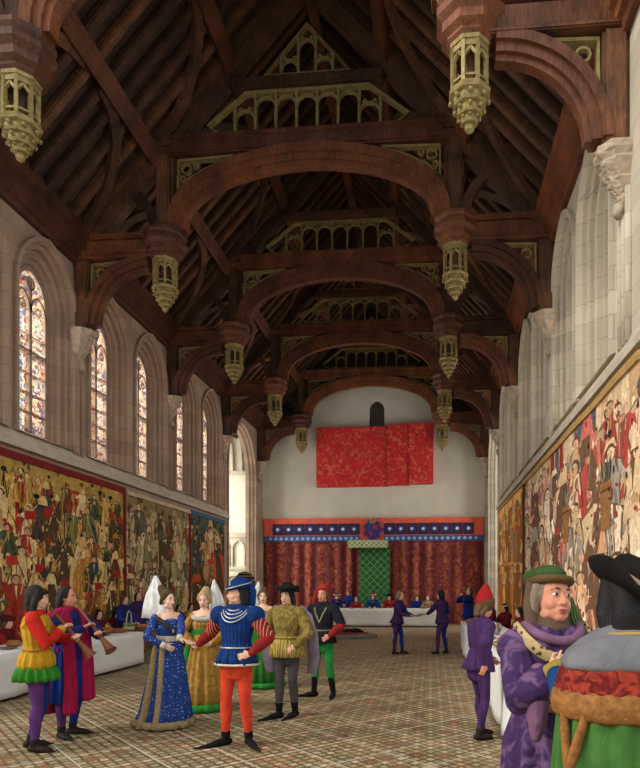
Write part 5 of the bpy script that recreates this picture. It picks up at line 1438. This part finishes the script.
# 13 man in the purple gown
pl = onY(551, 600, 3.21); pl.z = 0
f = Fig('man in purple brocade gown with gold chain collar and green cap, hand raised', pl, 14, 1.03, .006, 'skin_ruddy', yaw=10, pitch=-9, tilt=6, hs=1.12,
    arms={-1: dict(w=(-.1, -.35, 1.35), hint=(-.6, .1, -1), d=(.7, -.2, .6), n=(.6, -.7, -.3), t=(-.6, -.4, .5), c=.22), 1: dict(w=(.16, -.3, 1.12), hint=(1, .3, -.6), d=(-.5, -.7, .2), n=(-.6, .5, 0), t=(0, 0, 1), c=.5)})
f.hair('hair_grey', .05, -.02, .004)
f.P('hood', 'brownhood', lambda bm: (sw(bm, [f.U((0, .01, 1.44)), f.U((0, .0, 1.5)), f.H((0, .02, .0))], [(.125, .11), (.1, .095), (.082, .08)], 16, ref=(1, 0, 0)), [sw(bm, [f.H((q*.085, .03, .15)), f.H((q*.092, .03, .06)), f.H((q*.085, .02, -.03)), f.U((q*.09, -.0, 1.48))], [.028, .034, .038, .045], 10) for q in (-1, 1)], sw(bm, [f.H((0, .085, .12)), f.H((0, .09, .03)), f.U((0, .06, 1.47))], [(.085, .035), (.09, .04), (.1, .045)], 12, ref=(1, 0, 0))))
f.P('cap_brim', 'brownbrim', lambda bm: [sw(bm, [f.H((.08*math.cos(2*pi*k/20), .02+.098*math.sin(2*pi*k/20), .165)), f.H((.08*math.cos(2*pi*(k+1)/20), .02+.098*math.sin(2*pi*(k+1)/20), .165))], [(.03, .024)]*2, 8) for k in range(20)])
f.P('cap', 'hatgreen', lambda bm: (ell(bm, f.H((0, .03, .195)), (.08, .096, .05), f.HM), ell(bm, f.H((-.025, .07, .19)), (.07, .062, .045), f.HM)))
f.Q('scarf', 'greenstripe', lambda bm: sw(bm, [f.H((.1, .02, .1)), f.H((.118, -.01, .0)), f.U((.13, -.07, 1.46)), f.U((.13, -.15, 1.3)), f.U((.125, -.17, 1.16))], [(.03, .014), (.034, .016), (.036, .016), (.04, .014), (.04, .012)], 10))
f.doublet('purplebroc', .03, .95, 1.44, .012, 'gown_bodice')
f.skirt('gown_skirt', 'purplebroc', [(1.16, 0, -.01, .172, .145, .2), (1.08, 0, -.01, .188, .162, .5), (.95, 0, 0, .22, .2, 1), (.6, 0, 0, .245, .23, 1.1), (.25, 0, .01, .28, .27, 1.2), (.03, 0, .02, .3, .29, 1.2)], 13, .022, 1, 120)
f.neck_ring('belt', 'redgold', 1.13, .183, .157, (.02, .012), -.01)
f.yoke('chain_band', 'goldband', .178, .165, 1.505, .15, (.03, .012))
f.yoke('neck_fur', 'mauve', .135, .13, 1.515, .07, .024)
for q in (-1, 1):
    f.sleeve(q, 'purplebroc', (.078, .082, .088, .084, .078), 0, .75)
    a = f.arm[q]
    f.P('undersleeve', 'olivesleeve', lambda bm: sw(bm, [a['e'].lerp(a['w'], .3), a['e'].lerp(a['w'], .93)], [.062, .054], 14))
    m = a['e'].lerp(a['w'], .42); dn = Vector((0, 0, -.17))
    f.P('fur_cuff', 'mauve', lambda bm: sw(bm, [m+Vector((0, 0, .06)), m+Vector((0, .01, -.06)), m+Vector((0, .02, -.16)), m+Vector((0, .03, -.24))], [(.04, .05), (.05, .06), (.045, .055), (.025, .03)], 12))
for q in (-1, 1): f.shoe(q, 'shoe', .2)

# 14 man in the green robe, from behind
gl = onY(626, 600, 2.47); gl.z = 0
f = Fig('man seen from behind in black brimmed hat, fur-edged red mantle and green robe', gl, 200, 1.04, .0085, 'skin', yaw=-14, pitch=0, face=True,
    arms={1: dict(w=(.04, -.40, 1.31), hint=(-.15, -.45, -1), d=(-.2, -1, .3), n=(-1, 0, 0), t=(0, 0, 1), c=.6), -1: dict(w=(-.24, -.16, 1.0))})
f.hair('hair_black', .06, -.03, .004)
f.P('robe_bodice', 'robegreen', lambda bm: f.torso(bm, .03, .95, 1.36))
for q in (-1, 1): f.sleeve(q, 'robegreen' if q < 0 else 'bluecuff', (.06, .06, .062, .06, .056), .25)
f.skirt('robe', 'robegreen', [(1.28, 0, .01, .25, .19, .2), (1.2, 0, .01, .262, .2, .7), (.9, 0, .015, .285, .24, 1.1), (.5, 0, .02, .31, .27, 1.2), (.03, 0, .03, .34, .31, 1.3)], 18, .02, 1, 140)
f.skirt('cape_top', 'greycape', [(1.555, 0, .015, .085, .075, .0), (1.53, 0, .015, .115, .1, .0), (1.49, 0, .01, .185, .135, .1), (1.445, 0, .01, .24, .168, .3), (1.41, 0, .01, .258, .185, .4), (1.39, 0, .01, .255, .182, .4)], 9, .006, 0, 90)
f.skirt('mantle', 'redslit', [(1.42, 0, .01, .242, .172, .1), (1.37, 0, .01, .262, .195, .4), (1.31, 0, .01, .275, .208, .6), (1.27, 0, .01, .277, .21, .6), (1.24, 0, .01, .268, .2, .5)], 26, .008, 0, 120)
f.neck_ring('fur_border', 'brownfur', 1.265, .265, .2, (.055, .03), .01, 0, 60)
f.neck_ring('gilt_collar_edge', 'redgold', 1.52, .13, .11, .006, .015, .02)
for a0 in (2, 27): f.Q('fur_edge', 'brownfur', lambda bm: sw(bm, [Vector(((.272+.02*t)*math.cos(math.radians(a0+(14-a0)*t)), .01+(.212+.025*t)*math.sin(math.radians(a0+(14-a0)*t)), 1.24-.2*t)) for t in (0, .33, .66, 1)], [(.016, .012), (.018, .014), (.02, .015), (.02, .015)], 10))
def brimmed(bm):
    n = 48; rings = []
    R3 = f.HM @ Matrix.Rotation(math.radians(-8), 3, 'X') @ Matrix.Rotation(math.radians(-36), 3, 'Y')
    c = f.H((.02, .03, .135))
    for (r, z, up) in ((.088, -.012, 0), (.115, -.014, .1), (.14, -.008, .35), (.16, .004, .8), (.165, .012, 1), (.156, .018, .95), (.137, .006, .4), (.1, .004, .1), (.092, .03, 0), (.09, .07, 0), (.084, .092, 0), (.066, .112, 0), (.03, .122, 0)):
        ring = []
        for k in range(n):
            a = 2*pi*k/n; w_ = max(0, math.sin(a*2+.6))*.035*up+.028*up*max(0, -math.sin(a))
            ring.append(bm.verts.new(c+R3 @ Vector((r*math.cos(a), r*1.1*math.sin(a), z+w_))))
        rings.append(ring)
    for A, B in zip(rings[:-1], rings[1:]):
        for k in range(n): bm.faces.new((A[k], A[(k+1) % n], B[(k+1) % n], B[k]))
    bm.faces.new(rings[0][::-1]); bm.faces.new(rings[-1])
f.Q('hat', 'blackhat', brimmed)
R3 = f.HM @ Matrix.Rotation(math.radians(-8), 3, 'X') @ Matrix.Rotation(math.radians(-36), 3, 'Y')
f.ring('hat_band', 'tanband', [f.H((.02, .03, .135))+R3 @ Vector((.094*math.cos(2*pi*k/30), .1035*math.sin(2*pi*k/30), .028)) for k in range(30)], (.014, .005))
f.Q('hat_strap', 'tanband', lambda bm: sw(bm, [f.H((-.085, .1, .17)), f.H((-.1, .13, .1)), f.H((-.1, .12, .0)), f.H((-.09, .1, -.06))], [(.012, .005)]*4, 8))
for q in (-1, 1): f.shoe(q, 'shoe', .2)

# seated guests
def diner(label, loc, rot, coat, sleeve='', hairm='hair_brown', hat=None, hatm='black', fem=False, group=None, pose=0, sc=.9, skin='skin', standing=False, trim=None, yaw=0):
    if standing: arms = {q: dict(w=(q*.13, -.34, 1.08), hint=(q, .3, -.8), d=(-q*.3, -1, 0), n=(0, 0, -1), t=(-q, 0, 0), c=.5) for q in (-1, 1)}
    else: arms = {-1: dict(w=(-.13, -.36, 1.25), hint=(-1, .2, -.8), d=(.3, -.9, -.1), n=(0, 0, -1), t=(1, 0, 0), c=.5), 1: dict(w=(.12, -.26, 1.32), hint=(1, .1, -1), d=(-.5, -.5, .5), n=(-.5, .3, 0), t=(0, 0, 1), c=.7) if pose else dict(w=(.14, -.36, 1.25), hint=(1, .2, -.8), d=(-.3, -.9, -.1), n=(0, 0, -1), t=(-1, 0, 0), c=.5)}
    f = Fig(label, loc, rot, sc, .016, skin, sit=not standing, lean=8, yaw=yaw, arms=arms, fem=fem, face=True, group=group)
    f.doublet(coat, .03, .9, 1.44, .01, 'coat')
    for q in (-1, 1):
        f.sleeve(q, sleeve or coat, (.08, .08, .078, .075, .06))
        if standing: f.hose(q, coat); f.shoe(q)
    if not standing:
        f.P('skirts', coat, lambda bm: [sw(bm, [Vector((q*.06, .04, .5)), f.leg[q]['h'].lerp(f.leg[q]['k'], .5), f.leg[q]['k']+Vector((0, -.01, 0)), f.leg[q]['k'].lerp(f.leg[q]['a'], .8)], [.12, .11, .085, .08], 10) for q in (-1, 1)], .02)
        for q in (-1, 1): f.shoe(q)
    if trim: f.neck_ring('collar', trim, 1.46, .12, .1, .024, 0, .03)
    if hat == 'hood':
        f.P('hood', hatm, lambda bm: (ell(bm, f.H((0, .035, .125)), (.1, .1, .12), f.HM), [sw(bm, [f.H((q*.085, .01, .15)), f.H((q*.092, .02, .05)), f.H((q*.085, .02, -.05))], [.032, .035, .05], 8) for q in (-1, 1)], sw(bm, [f.H((0, .09, .1)), f.U((0, .07, 1.46))], [(.09, .045), (.12, .05)], 10)))
    else:
        f.hair(hairm, .05 if fem else .02, -.02 if not fem else -.04, .006)
    if hat == 'roll':
        f.P('headdress', hatm, lambda bm: ([sw(bm, [f.H((.1*math.cos(2*pi*k/12), .02+.112*math.sin(2*pi*k/12), .18)), f.H((.1*math.cos(2*pi*(k+1)/12), .02+.112*math.sin(2*pi*(k+1)/12), .18))], [.045]*2, 8) for k in range(12)], ell(bm, f.H((0, .03, .2)), (.09, .1, .05), f.HM)))
        if trim: f.head_ring('band', trim, .185, .148, .16, .016, .02)
    elif hat == 'flat': flat_hat(f, hatm, .16, .16, .03, .1)
    elif hat == 'band': f.head_ring('headband', hatm, .16, .09, .105, (.02, .012), .02)
    return f
def on_bench(px, X): p = onX(px, 600, X); p.z = 0; return p
gL = 'guests and servants behind the left table'
diner('seated guest in maroon roll hat and red coat at the left edge', on_bench(3, -7.8), 95, 'maroon', 'darkred', hat='roll', hatm='maroon')
diner('small hooded guest in dark red and ochre behind the crimson piper\'s shawm', on_bench(97, -7.8), 60, 'maroon', 'ochre', hat='hood', hatm='shoe', pose=1)
diner('dark-hooded seated guest in maroon just left of the blue servant', on_bench(114, -7.8), 70, 'maroon', 'maroon', hat='hood', hatm='hair_dark', pose=1)
diner('brown-haired servant in blue standing behind the left table', on_bench(122, -7.45), 75, 'navy', 'blue', 'hair_brown', standing=True, sc=.88)
f = servant('servant in purple and blue standing beside the white veil, left table', on_bench(138, -7.75), 65, 'livblue', 'livpurple', .92, vox=.015); f.hair('hair_dark', .03, -.02)
diner('seated woman with white collar between the two veiled ladies', on_bench(177, -7.8), 60, 'navy', 'navy', 'hair_dark', fem=True, trim='furwhite')
diner('seated guest in ochre to the left of the gold lady', on_bench(189, -7.8), 60, 'ochre', 'ochre', 'hair_dark')
# high table guests
def on_high(px, Y=28.43): p = onY(px, 600, Y); p.z = 0; return p
diner('high table guest in wide red and white roll headdress', on_high(337), 5, 'navy', 'navy', hat='roll', hatm='maroon', trim='furwhite', sc=1.08)
diner('servant in blue standing at the high table beside the canopy', on_high(349.5, 28.95), -30, 'livblue', 'livblue', 'hair_brown', standing=True, sc=.9)
diner('small high table guest in red with white collar', on_high(356.5), 0, 'darkred', 'darkred', 'hair_dark', trim='furwhite', sc=.98)
diner('central high table guest with red roll hat and white fur collar under the canopy', on_high(373), 0, 'bluecuff', 'bluecuff', 'hair_black', hat='roll', hatm='darkred', trim='furwhite', sc=1.08)
diner('high table guest in red with black hat, left of the purple servant', on_high(388.5), 15, 'darkred', 'darkred', 'hair_dark', hat='flat', hatm='black', trim='furwhite', sc=1.05)
diner('high table guest in blue seen between the two servants', on_high(417), 0, 'livblue', 'livblue', 'hair_dark', sc=1.02)
diner('pale-collared high table guest beside the blue and purple servant', on_high(427.5), 0, 'tan', 'tan', 'hair_brown', trim='furwhite', skin='skin_pale', fem=True, sc=1.04)
# right table guests
def on_right(px, X=2.14): p = onX(px, 600, X); p.z = 0; return p
diner('guest in red hood and blue coat beside the red-capped servant', on_right(493.5), -75, 'livblue', 'capred', hat='hood', hatm='capred', sc=.92)
diner('guest in dark red coat with pale headband at the right table', on_right(507), -60, 'maroon', 'maroon', 'hair_black', hat='band', hatm='furwhite', trim='orangered', sc=.95)
diner('dark-haired guest in maroon partly behind the green cap', on_right(523), -80, 'maroon', 'maroon', 'hair_black', sc=.95)

# ------------------------------------------------------------------ food and tableware
TW = dict(crust=M('golden crust', (176, 120, 62), .8, .25, 16, .3, 60), meat=M('roast brown', (134, 74, 40), .6, .3, 14, .3, 50), pewter=M('pewter', (150, 146, 138), .35, .15, 20, .1, 80, .7), wood=PM['wood'], salad=M('green leaves', (92, 124, 52), .8, .3, 25, .4, 60), bread=M('brown bread', (150, 98, 54), .9, .2, 14, .3, 60), brass=M('brass vessel', (176, 138, 70), .35, .15, 20, .1, 80, .7), basket=M('pale wicker', (186, 178, 130), .9, .2, 30, .4, 120), cake=M('pinkish pastry', (196, 140, 104), .85, .2, 16, .3, 60))
def plate(label, p, r=.15, mat='pewter', group=None):
    o = empty('plate', p); tag(o, label, 'plate', group)
    bm = bmesh.new(); lathe(bm, [(r*.5, .0), (r*.62, .004), (r*.7, .014), (r, .024), (r, .03), (r*.7, .02), (r*.6, .01), (.01, .009)], 24); new_obj('dish', bm, TW[mat], o, True)
    return o
def loaf(label, p, a=.13, b=.09, h=.09, mat='bread', group='loaves and pies on the tables', name='loaf', cat='bread', rz=0):
    o = empty(name, p, rz); tag(o, label, cat, group)
    bm = bmesh.new(); lathe(bm, [(.6, 0), (.92, .1*1), (1, .35), (.93, .65), (.7, .88), (.3, .98), (.05, 1)], 20)
    for v in bm.verts: v.co = Vector((v.co.x*a*(1+.05*math.sin(v.co.y*7)), v.co.y*b, v.co.z*h))
    new_obj('crumb', bm, TW[mat], o, True)
    for k in (-1, 0, 1):
        bm = bmesh.new(); sw(bm, [(k*a*.4-.02, -b*.5, h*.9), (k*a*.4, 0, h*1.0), (k*a*.4+.02, b*.5, h*.9)], [.008]*3, 6); new_obj('crust_ridge', bm, TW['crust'], o, True)
    return o
def pie(label, p, r=.14, h=.08, mat='crust'):
    o = empty('pie', p); tag(o, label, 'pie', 'loaves and pies on the tables')
    bm = bmesh.new(); lathe(bm, [(r*.85, 0), (r, h*.85), (r*1.03, h*.95), (r*.95, h)], 24); new_obj('crust', bm, TW[mat], o, True)
    bm = bmesh.new(); lathe(bm, [(r*.93, h*.96), (r*.7, h*1.15), (r*.3, h*1.28), (.01, h*1.3)], 24); new_obj('lid', bm, TW['cake'], o, True)
    bm = bmesh.new(); lathe(bm, [(.014, h*1.28), (.02, h*1.42), (.008, h*1.5)], 10); new_obj('knob', bm, TW[mat], o, True)
def goblet(label, p, mat='brass', s=1, group='goblets on the tables'):
    o = empty('goblet', p, 0, s); tag(o, label, 'goblet', group)
    bm = bmesh.new(); lathe(bm, [(.045, 0), (.046, .006), (.015, .016), (.01, .06), (.016, .07)], 16); new_obj('stem', bm, TW[mat], o, True)
    bm = bmesh.new(); lathe(bm, [(.014, .068), (.036, .09), (.044, .13), (.046, .165), (.042, .165), (.038, .125), (.01, .085)], 16); new_obj('cup', bm, TW[mat], o, True)
    return o
def bowl(label, p, r=.13, fill='salad'):
    o = empty('bowl', p); tag(o, label, 'bowl', 'bowls on the tables')
    bm = bmesh.new(); lathe(bm, [(r*.5, 0), (r*.55, .01), (r*.9, .05), (r, .085), (r*.95, .085), (r*.8, .05), (.01, .03)], 22); new_obj('shell', bm, TW['brass'], o, True)
    bm = bmesh.new(); ell(bm, (0, 0, .07), (r*.85, r*.85, .06))
    for v in bm.verts: v.co += v.normal*.014*mnoise.noise(v.co*40)
    new_obj('filling', bm, TW[fill], o, True)
def jug(label, p):
    o = empty('jug', p); tag(o, label, 'jug', 'jugs on the tables')
    bm = bmesh.new(); lathe(bm, [(.05, 0), (.075, .04), (.085, .1), (.06, .17), (.04, .21), (.05, .25), (.042, .25), (.03, .2)], 20); new_obj('body', bm, TW['pewter'], o, True)
    bm = bmesh.new(); sw(bm, [(.045, 0, .23), (.1, 0, .22), (.115, 0, .15), (.08, 0, .08)], [.01]*4, 8); new_obj('handle', bm, TW['pewter'], o, True)
zl = LT[4]+.006; zr = RT[4]+.006; zh = HTB[4]+.006
def tl(px, X): p = onX(px, 640, X); p.z = zl; return p
def trr(px, X): p = onX(px, 650, X); p.z = zr; return p
plate('pewter plate nearest the left edge on the left table', tl(8, -6.85)); loaf('brown loaf at the left edge of the left table', tl(14, -7.1), .13, .1, .1)
pie('pie between the two pipers on the left table', tl(66, -7.0)); 
loaf('long loaf behind the crimson piper\'s hands on the left table', tl(88, -6.95), .2, .1, .1, rz=1.2)
plate('wide wooden plate below the hooded guest on the left table', tl(101, -6.85), .2, 'wood'); loaf('round loaf in front of the dark-hooded guest', tl(106, -7.1), .16, .13, .12)
loaf('flat roast on the left table in front of the blue servant', tl(117, -6.9), .2, .14, .1, 'meat', None, 'roast', 'roast meat')
o = empty('basket', tl(129, -6.95)); tag(o, 'pale green basket with a tall hoop handle on the left table', 'basket')
bm = bmesh.new(); lathe(bm, [(.09, 0), (.13, .04), (.14, .1), (.13, .1), (.11, .04)], 20); new_obj('shell', bm, TW['basket'], o, True)
bm = bmesh.new(); ell(bm, (0, 0, .1), (.11, .11, .1)); new_obj('greens', bm, TW['salad'], o, True)
bm = bmesh.new(); P_ = [(.05*math.cos(t)*0, .13*math.cos(t), .1+.36*math.sin(t)) for t in [pi*k/16 for k in range(17)]]; sw(bm, P_, [.014]*17, 8); new_obj('handle', bm, TW['basket'], o, True)
plate('wooden plate under the hooped basket end of the left table', tl(136.5, -6.75), .2, 'wood'); pie('low pie by the blue lady\'s veil on the left table', tl(141, -7.05), .18, .08)
goblet('brass goblet beside the hooped basket', tl(124.5, -7.2)); jug('pewter jug between the pipers and the hooded guest', tl(82, -7.2))
# right table, seen end-on between the servant and the purple man
for i, (Y, X, kind, lab) in enumerate((
    (7.2, 1.02, 'plate', 'pewter plate nearest the purple gown on the right table'), (7.6, 1.25, 'cake', 'pinkish pastry near the purple gown on the right table'), (8.2, 1.08, 'loaf', 'brown loaf beside the red-capped servant'), (8.9, 1.3, 'pie', 'golden pie in the middle of the nearest dishes, right table'),
    (9.7, 1.1, 'bowl', 'brass bowl of green leaves before the guest with headband'), (10.6, 1.3, 'loaf2', 'big round loaf on the right table behind the bowl of leaves'), (11.5, 1.05, 'plate2', 'pewter plate behind the big round loaf, right table'), (12.4, 1.3, 'jug', 'pewter jug beyond the round loaf on the right table'), (13.6, 1.1, 'pie2', 'pie farther along the right table'), (15.0, 1.2, 'bowl2', 'brass bowl near the far end of the right table'), (16.4, 1.1, 'loaf3', 'loaf by the servant in blue and purple on the right table end'), (17.1, 1.3, 'gob', 'brass goblet at the far end of the right table'))):
    p = Vector((X, Y, zr))
    if kind.startswith('plate'): plate(lab, p, .17)
    elif kind == 'cake': loaf(lab, p, .15, .13, .1, 'cake', name='pastry', cat='pastry', group=None)
    elif kind.startswith('loaf'): loaf(lab, p, .17, .15, .13)
    elif kind.startswith('pie'): pie(lab, p, .16)
    elif kind.startswith('bowl'): bowl(lab, p, .16)
    elif kind == 'jug': jug(lab, p)
    else: goblet(lab, p)
# high table
for px, Y, kind, lab in ((344, 27.5, 'gob', 'goblet on the high table beside the red and white headdress'), (352, 27.4, 'plate', 'plate on the high table in front of the standing blue servant'), (362.5, 27.5, 'gob', 'goblet on the high table left of the central guest'), (371, 27.4, 'plate', 'plate on the high table before the central guest'), (382, 27.5, 'gob', 'goblet on the high table right of the central guest'), (424, 27.4, 'loaf', 'loaf on the high table between the two servants'), (436, 27.5, 'gob', 'goblet at the right end of the high table')):
    p = onY(px, 610, Y); p.z = zh
    if kind == 'gob': goblet(lab, p, s=1.25)
    elif kind == 'plate': plate(lab, p, .16)
    else: loaf(lab, p, .16, .12, .12)
plate('dish held out by the purple servant facing right', plate_at+Vector((0, 0, .012)), .15)
plate('dish held out by the blue and purple servant facing left', plate2_at+Vector((0, 0, .012)), .16)
o = goblet('cup at the lips of the drinking servant in blue', cup_at, s=.9, group=None)
# low hearth on the floor before the high table
o = empty('hearth', onY(349, 640, 21.6)*1); o.location.z = 0; tag(o, 'low round hearth of brown embers on the tiled floor before the high table', 'hearth')
bm = bmesh.new(); lathe(bm, [(.98, 0), (1.0, .02), (.98, .1), (.9, .13), (.76, .13), (.72, .08), (.7, .02)], 24); new_obj('kerb', bm, MAT['dark_niche'], o)
bm = bmesh.new(); lathe(bm, [(.74, .02), (.72, .1), (.6, .16), (.3, .2), (.02, .21)], 40)
for v in bm.verts: v.co.z += .05*mnoise.noise(v.co*7); 
new_obj('ember_bed', bm, M('reddish brown embers', (128, 62, 44), .95, .45, 9, .6, 20), o)
bm = bmesh.new()
for k in range(7):
    a = k*.9; bar(bm, (.5*math.cos(a), .5*math.sin(a), .2), (-.4*math.cos(a+.5), -.4*math.sin(a+.5), .25), .09, .09)
new_obj('log', bm, PM['shoe'], o)
# domed striped stand behind the man in blue
o = empty('domed_stand', (-7.0, 22.8, 0)); tag(o, 'dark domed stand with pale hoops behind the blue turban', 'stand')
bm = bmesh.new(); lathe(bm, [(.4, 0), (.42, .1), (.38, .15), (.38, 1.75), (.42, 1.8)], 24); new_obj('base', bm, PM['wood'], o, True)
bm = bmesh.new(); lathe(bm, [(.42*math.cos(t), 1.8+.55*math.sin(t)) for t in [pi/2*k/9 for k in range(9)]]+[(.02, 2.35)], 24); new_obj('dome', bm, PM['hair_dark'], o, True)
for k in range(4):
    t = .12+.3*k; bm = bmesh.new(); loop_tube(bm, [(.43*math.cos(t)*math.cos(2*pi*j/30), .43*math.cos(t)*math.sin(2*pi*j/30), 1.8+.56*math.sin(t)) for j in range(30)], .025); new_obj('hoop', bm, PM['tanband'], o, True)
# ------------------------------------------------------------------ light
w = bpy.data.worlds.new('sky'); S.world = w; w.use_nodes = True
bg = w.node_tree.nodes['Background']; bg.inputs[0].default_value = (.93, .97, 1, 1); bg.inputs[1].default_value = .9
sd = bpy.data.lights.new('sun', 'SUN'); sd.energy = 1.9; sd.angle = math.radians(25); sd.color = (1, .94, .85)
so = bpy.data.objects.new('sun', sd); COL.objects.link(so)
dirv = Vector((.8, .5, -.62)).normalized()
so.rotation_euler = dirv.to_track_quat('-Z', 'Y').to_euler(); so.location = (-10, -10, 12)
# daylight standing outside each window
ld = bpy.data.lights.new('window_daylight', 'AREA'); ld.shape = 'RECTANGLE'; ld.size = 2.0; ld.size_y = 3.8; ld.energy = 330; ld.color = (1, .97, .93)
for d, X in ((-1, XL), (1, XR)):
    for yc in wy:
        o = bpy.data.objects.new('window_daylight', ld); COL.objects.link(o)
        o.location = (X+d*1.5, yc, 7.0); o.rotation_euler = (0, d*pi/2, 0)
        o.rotation_euler = Vector((-d, 0, -.25)).to_track_quat('-Z', 'Y').to_euler()
    o = bpy.data.objects.new('oriel_daylight', ld); COL.objects.link(o)
    o.location = (X+d*3.3, OY, 4.8); o.scale = (1.6, 1.7, 1)
    o.rotation_euler = Vector((-d, .25, 0)).to_track_quat('-Z', 'Y').to_euler()
S.view_settings.view_transform = 'Standard'; S.view_settings.look = 'None'
S.view_settings.exposure = 0.3; S.view_settings.gamma = 1
